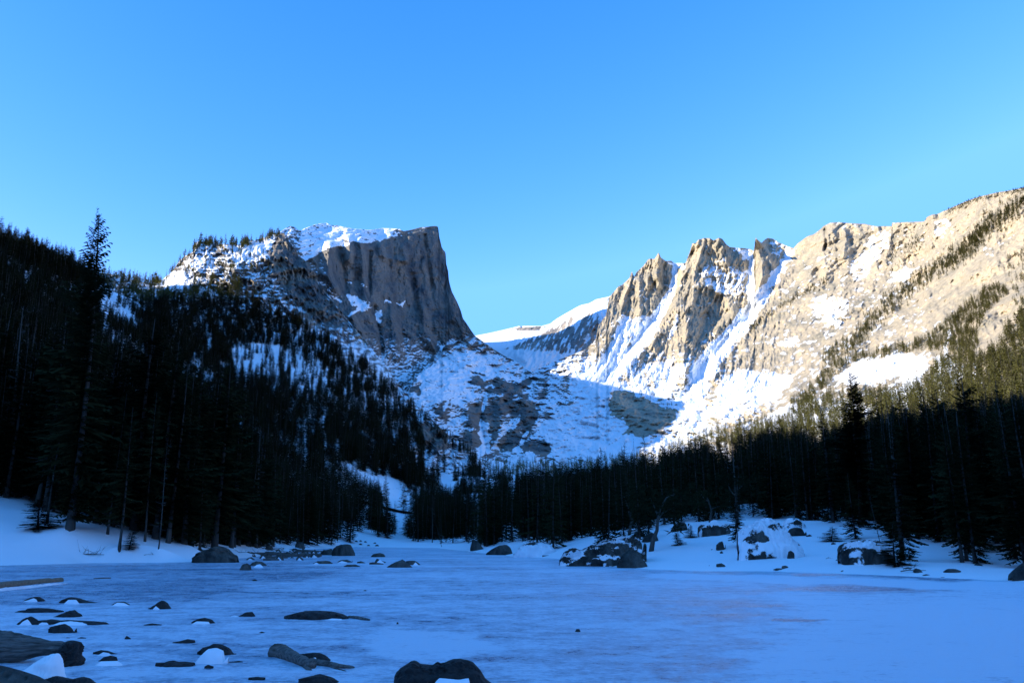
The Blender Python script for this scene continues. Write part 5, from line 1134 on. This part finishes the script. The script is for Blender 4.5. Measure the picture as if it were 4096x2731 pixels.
R1('F', [(762, 400), (765, 350), (800, 330), (870, 312), (960, 302), (1060, 306), (1100, 320), (1150, 332), (1190, 360), (1200, 420), (1205, 470)], 520, 'big squarish boulder capped with snow above the right shore', Yf=47, zb=float(P(3450, 2260, 47)[2]) - .25, mat='bankrock', cat='boulder', name='boulder', depth=.75, snowattr=(.32, .42, 1.3, 1.4), nx=90, ny=44, rough=.16, sharp=.38)
for i, (z, pr, vb, Y, lab) in enumerate([
    ('E', [(1735, 420), (1770, 385), (1800, 378), (1832, 410), (1825, 470)], 475, 58, 'pair of grey rocks showing through the snow below the crest'), ('E', [(1560, 1140), (1590, 1130), (1640, 1150)], 1160, 58, ''), ('E', [(1680, 465), (1692, 455), (1705, 468)], 470, 58, 'small brown stone left of the pair of grey rocks'),
    ('E', [(1775, 490), (1795, 478), (1812, 500)], 506, 56, 'small stone just under the pair of grey rocks'), ('E', [(2138, 520), (2145, 500), (2190, 503), (2228, 525)], 548, 55, 'flat angular stone left of the tallest mound'), ('E', [(2098, 520), (2112, 514), (2126, 521)], 525, 55, 'tiny stone beside the flat angular stone'),
    ('E', [(1738, 615), (1790, 605), (1825, 625), (1832, 645)], 650, 51, 'lone curved stone low on the right bank snow'), ('E', [(1655, 630), (1665, 626), (1675, 630)], 634, 51, 'speck of stone left of the lone curved stone'),
    ('F', [(190, 552), (230, 540), (270, 540), (280, 520), (300, 516), (330, 530), (345, 555)], 558, 42, 'brown knob with a flat tail on the ice edge at right'), ('F', [(135, 543), (150, 538), (167, 543)], 546, 43, 'tiny stone left of the brown knob'),
    ('F', [(770, 572), (790, 558), (810, 560), (832, 575)], 577, 39, 'small dark stone on the grey ice strip at right'), ('F', [(320, 445), (330, 400), (350, 390), (375, 410), (378, 450)], 458, 52, 'dark rock and shrub at the right foot of the tallest mound'), ('F', [(240, 440), (252, 424), (270, 428), (272, 442)], 448, 53, 'small dark stone left of the rock and shrub'),
    ('F', [(695, 328), (712, 318), (735, 328)], 338, 60, 'dark stone above the snow-capped squarish boulder'), ('F', [(480, 262), (510, 250), (530, 262)], 268, 64, 'small flat stone right of the dark brown boulder'), ('F', [(735, 470), (745, 465), (757, 470)], 474, 48, 'tiny stone left of the squarish boulder'),
    ('F', [(1310, 545), (1350, 530), (1400, 540)], 550, 40, 'dark stone at the shore under the small ragged spruce'), ('F', [(1400, 565), (1420, 540), (1450, 548), (1480, 575)], 582, 38.5, 'dark rock in the shadow of the right forest'), ('F', [(1480, 598), (1510, 590), (1550, 598)], 604, 37, 'flat dark stone on the ice strip below the forest'),
    ('F', [(1655, 575), (1700, 545), (1750, 545), (1805, 565)], 582, 37.5, 'low dark rock at the edge of the right forest'), ('F', [(1635, 617), (1680, 613), (1725, 617)], 622, 35.5, 'thin flat stone, lowest on the ice strip at right'), ('F', [(1920, 510), (1950, 495), (1992, 512)], 518, 45, 'brown stone under the right forest near the edge')]):
    if not lab: continue
    T = Z(z)(pr); vbs = Z(z)([(0, vb)])[0][1]
    p = P(T[0][0], vbs, Y); zg = float(ground_z(p[0], Y))
    rock(z, pr, vb, lab, mat='bankrock', snowattr=(-.25, .3, .4, .8), Yf=Y, zb=min(float(p[2]), zg + .1) - .02 if p[2] > .05 else 0.0, depth=.8, seed=200 + i)
R1('F', [(2232, 632), (2245, 590), (2270, 560), (2310, 530), (2352, 495), (2420, 470), (2520, 500), (2600, 620)], 645, 'rounded boulder cut by the right edge of the photo', mat='bankrock', cat='boulder', name='boulder', depth=.7, snowattr=(-.5, .1, .2, 2), Yf=33.5, rough=.1)
R1('D', [(1655, 1400), (1700, 1365), (1760, 1335), (1820, 1330), (1850, 1360), (1868, 1418)], 1418, 'dark boulder left of the snow mound at the head of the lake', mat='bankrock', cat='boulder', name='boulder', depth=.6, snowattr=(-.3, .2, .4, 2), Yf=97, zb=-.02)
R1('D', [(1868, 1415), (1920, 1350), (1960, 1320), (2010, 1307), (2060, 1312), (2110, 1318), (2160, 1335), (2210, 1385), (2240, 1415)], 1420, 'rounded rock dome deep in snow at the head of the lake', mat='bankrock', cat='boulder', name='boulder', depth=.5, snowattr=(.62, .15, 1.0, 3), Yf=94, zb=-.02, nx=70, ny=30)
R1('D', [(1530, 1360), (1545, 1300), (1560, 1285), (1590, 1300), (1640, 1370)], 1372, 'upright snow-dusted rock at the far shore', mat='bankrock', cat='boulder', name='boulder', depth=.6, snowattr=(.1, .4, .6, 2), Yf=150, zb=0)
stick('driftwood_log', [(1870, 1409), (1960, 1412), (2050, 1411)], [.12, .12, .08], 'dark log lying at the foot of the snow dome', 'log', 'wood', 'D', Y=90)
stick('driftwood_log', [(2095, 1418), (2170, 1420), (2250, 1422)], [.10, .12, .08], 'thin log on the ice between the snow dome and the outcrop', 'log', 'wood', 'D', Y=86)

# ---- the weathered stump and boulder at lower left
def stump():
    b = P(200, 2640, 12.6); b[2] = 0
    e = link('weathered_stump', None, 'weathered grey fallen tree stump with a broken dark root end at lower left', 'stump', loc=tuple(b)); e.empty_display_size = .3
    def q(u, v, Y): return P(u, v, Y) - b
    # log body: tapering grooved trunk from the left edge to the root end
    n = 70; k = 128
    a0, a1 = q(-170, 2605, 12.9), q(262, 2588, 12.5)
    V = []; g = np.random.default_rng(5)
    for i in range(n):
        t = i / (n - 1); c = a0 * (1 - t) + a1 * t
        topv = np.interp(-170 + 425 * t, [-170, 0, 30, 90, 180, 225, 255], [2515, 2522, 2527, 2542, 2562, 2562, 2575])
        r = max(.04, float(q(-170 + 425 * t, topv, c[1] + b[1])[2] - c[2]))
        for j in range(k):
            w = 2 * math.pi * j / k
            gr = 1 + .12 * float(vnoise2(np.array([w * 5.0]), np.array([t * 2.0]), 3)[0]) - .16 * abs(float(vnoise2(np.array([w * 9.0]), np.array([t * 3.0]), 4)[0])) + .05 * float(vnoise2(np.array([w * 3.0]), np.array([t * 22.0]), 6)[0])
            V.append(c + np.array([.05 * math.sin(w), math.cos(w) * r * 1.15 * gr, math.sin(w) * r * gr]))
    F = []
    for i in range(n - 1):
        for j in range(k): F.append((i * k + j, (i + 1) * k + j, (i + 1) * k + (j + 1) % k, i * k + (j + 1) % k))
    F.append(tuple((n - 1) * k + j for j in range(k))[::-1]); F.append(tuple(range(k)))
    link('log', mkmesh('stump_log', np.array(V), F, M['wood'], True), parent=e)
    # broken root end: a tall knobbly mass
    nv, nu = 60, 60; Vt = []
    cu = [(2562, 285, 26), (2580, 286, 34), (2600, 280, 40), (2625, 282, 40), (2650, 278, 45), (2680, 272, 42), (2700, 262, 36), (2735, 262, 50)]
    for i in range(nv):
        v = 2560 + 185 * i / (nv - 1); c_ = np.interp(v, [x[0] for x in cu], [x[1] for x in cu]); w_ = np.interp(v, [x[0] for x in cu], [x[2] for x in cu]) * (min(1, (i + .3) / 4) ** .5)
        c = q(c_, v, 12.35); rr = w_ / FPX * 12.35
        for j in range(nu):
            a = 2 * math.pi * j / nu
            nz = 1 + .30 * float(vnoise2(np.array([math.cos(a) * 2.2 + 5]), np.array([math.sin(a) * 2.2 + v / 15]), 8)[0]) + .26 * float(vnoise2(np.array([math.cos(a) * 5 + 5]), np.array([math.sin(a) * 5 + v / 8]), 9)[0])
            Vt.append(c + np.array([math.cos(a) * rr * nz, math.sin(a) * rr * 1.1 * nz, 0]))
    F = [(i * nu + j, i * nu + (j + 1) % nu, (i + 1) * nu + (j + 1) % nu, (i + 1) * nu + j) for i in range(nv - 1) for j in range(nu)]; F.append(tuple(range(nu))[::-1])
    link('root_end', mkmesh('root_end', np.array(Vt), F, M['rock'], True), parent=e)
    # snow wedge lying between log and root end
    prof = [(50, 2700), (110, 2674), (150, 2645), (185, 2624), (210, 2614), (232, 2612), (242, 2645), (250, 2690), (255, 2740)]
    s_ = loaf(prof, 2745, 0, .9, 5, .14, Yf=float(Yground(2745)), sharp=1.0, nx=70, ny=30, fine=.03)
    link('snow_drift', mkmesh('snow_drift', (s_ - b).reshape(-1, 3), grid_faces(*s_.shape[:2])[:, ::-1], M['snow'], True), parent=e)
stump()
R1('S', [(-300, 2640), (-120, 2650), (0, 2665), (60, 2680), (130, 2702), (180, 2725), (230, 2760)], 2830, 'grey lichened boulder in the bottom left corner', mat='bankrock', cat='boulder', name='boulder', depth=.5, snowattr=(-.5, .1, .2, 1), rough=.08)
R1('S', [(176, 2725), (190, 2706), (230, 2702), (290, 2715), (330, 2705), (362, 2712), (385, 2735)], 2745, 'black frosted rock under the root end of the stump', depth=.5)
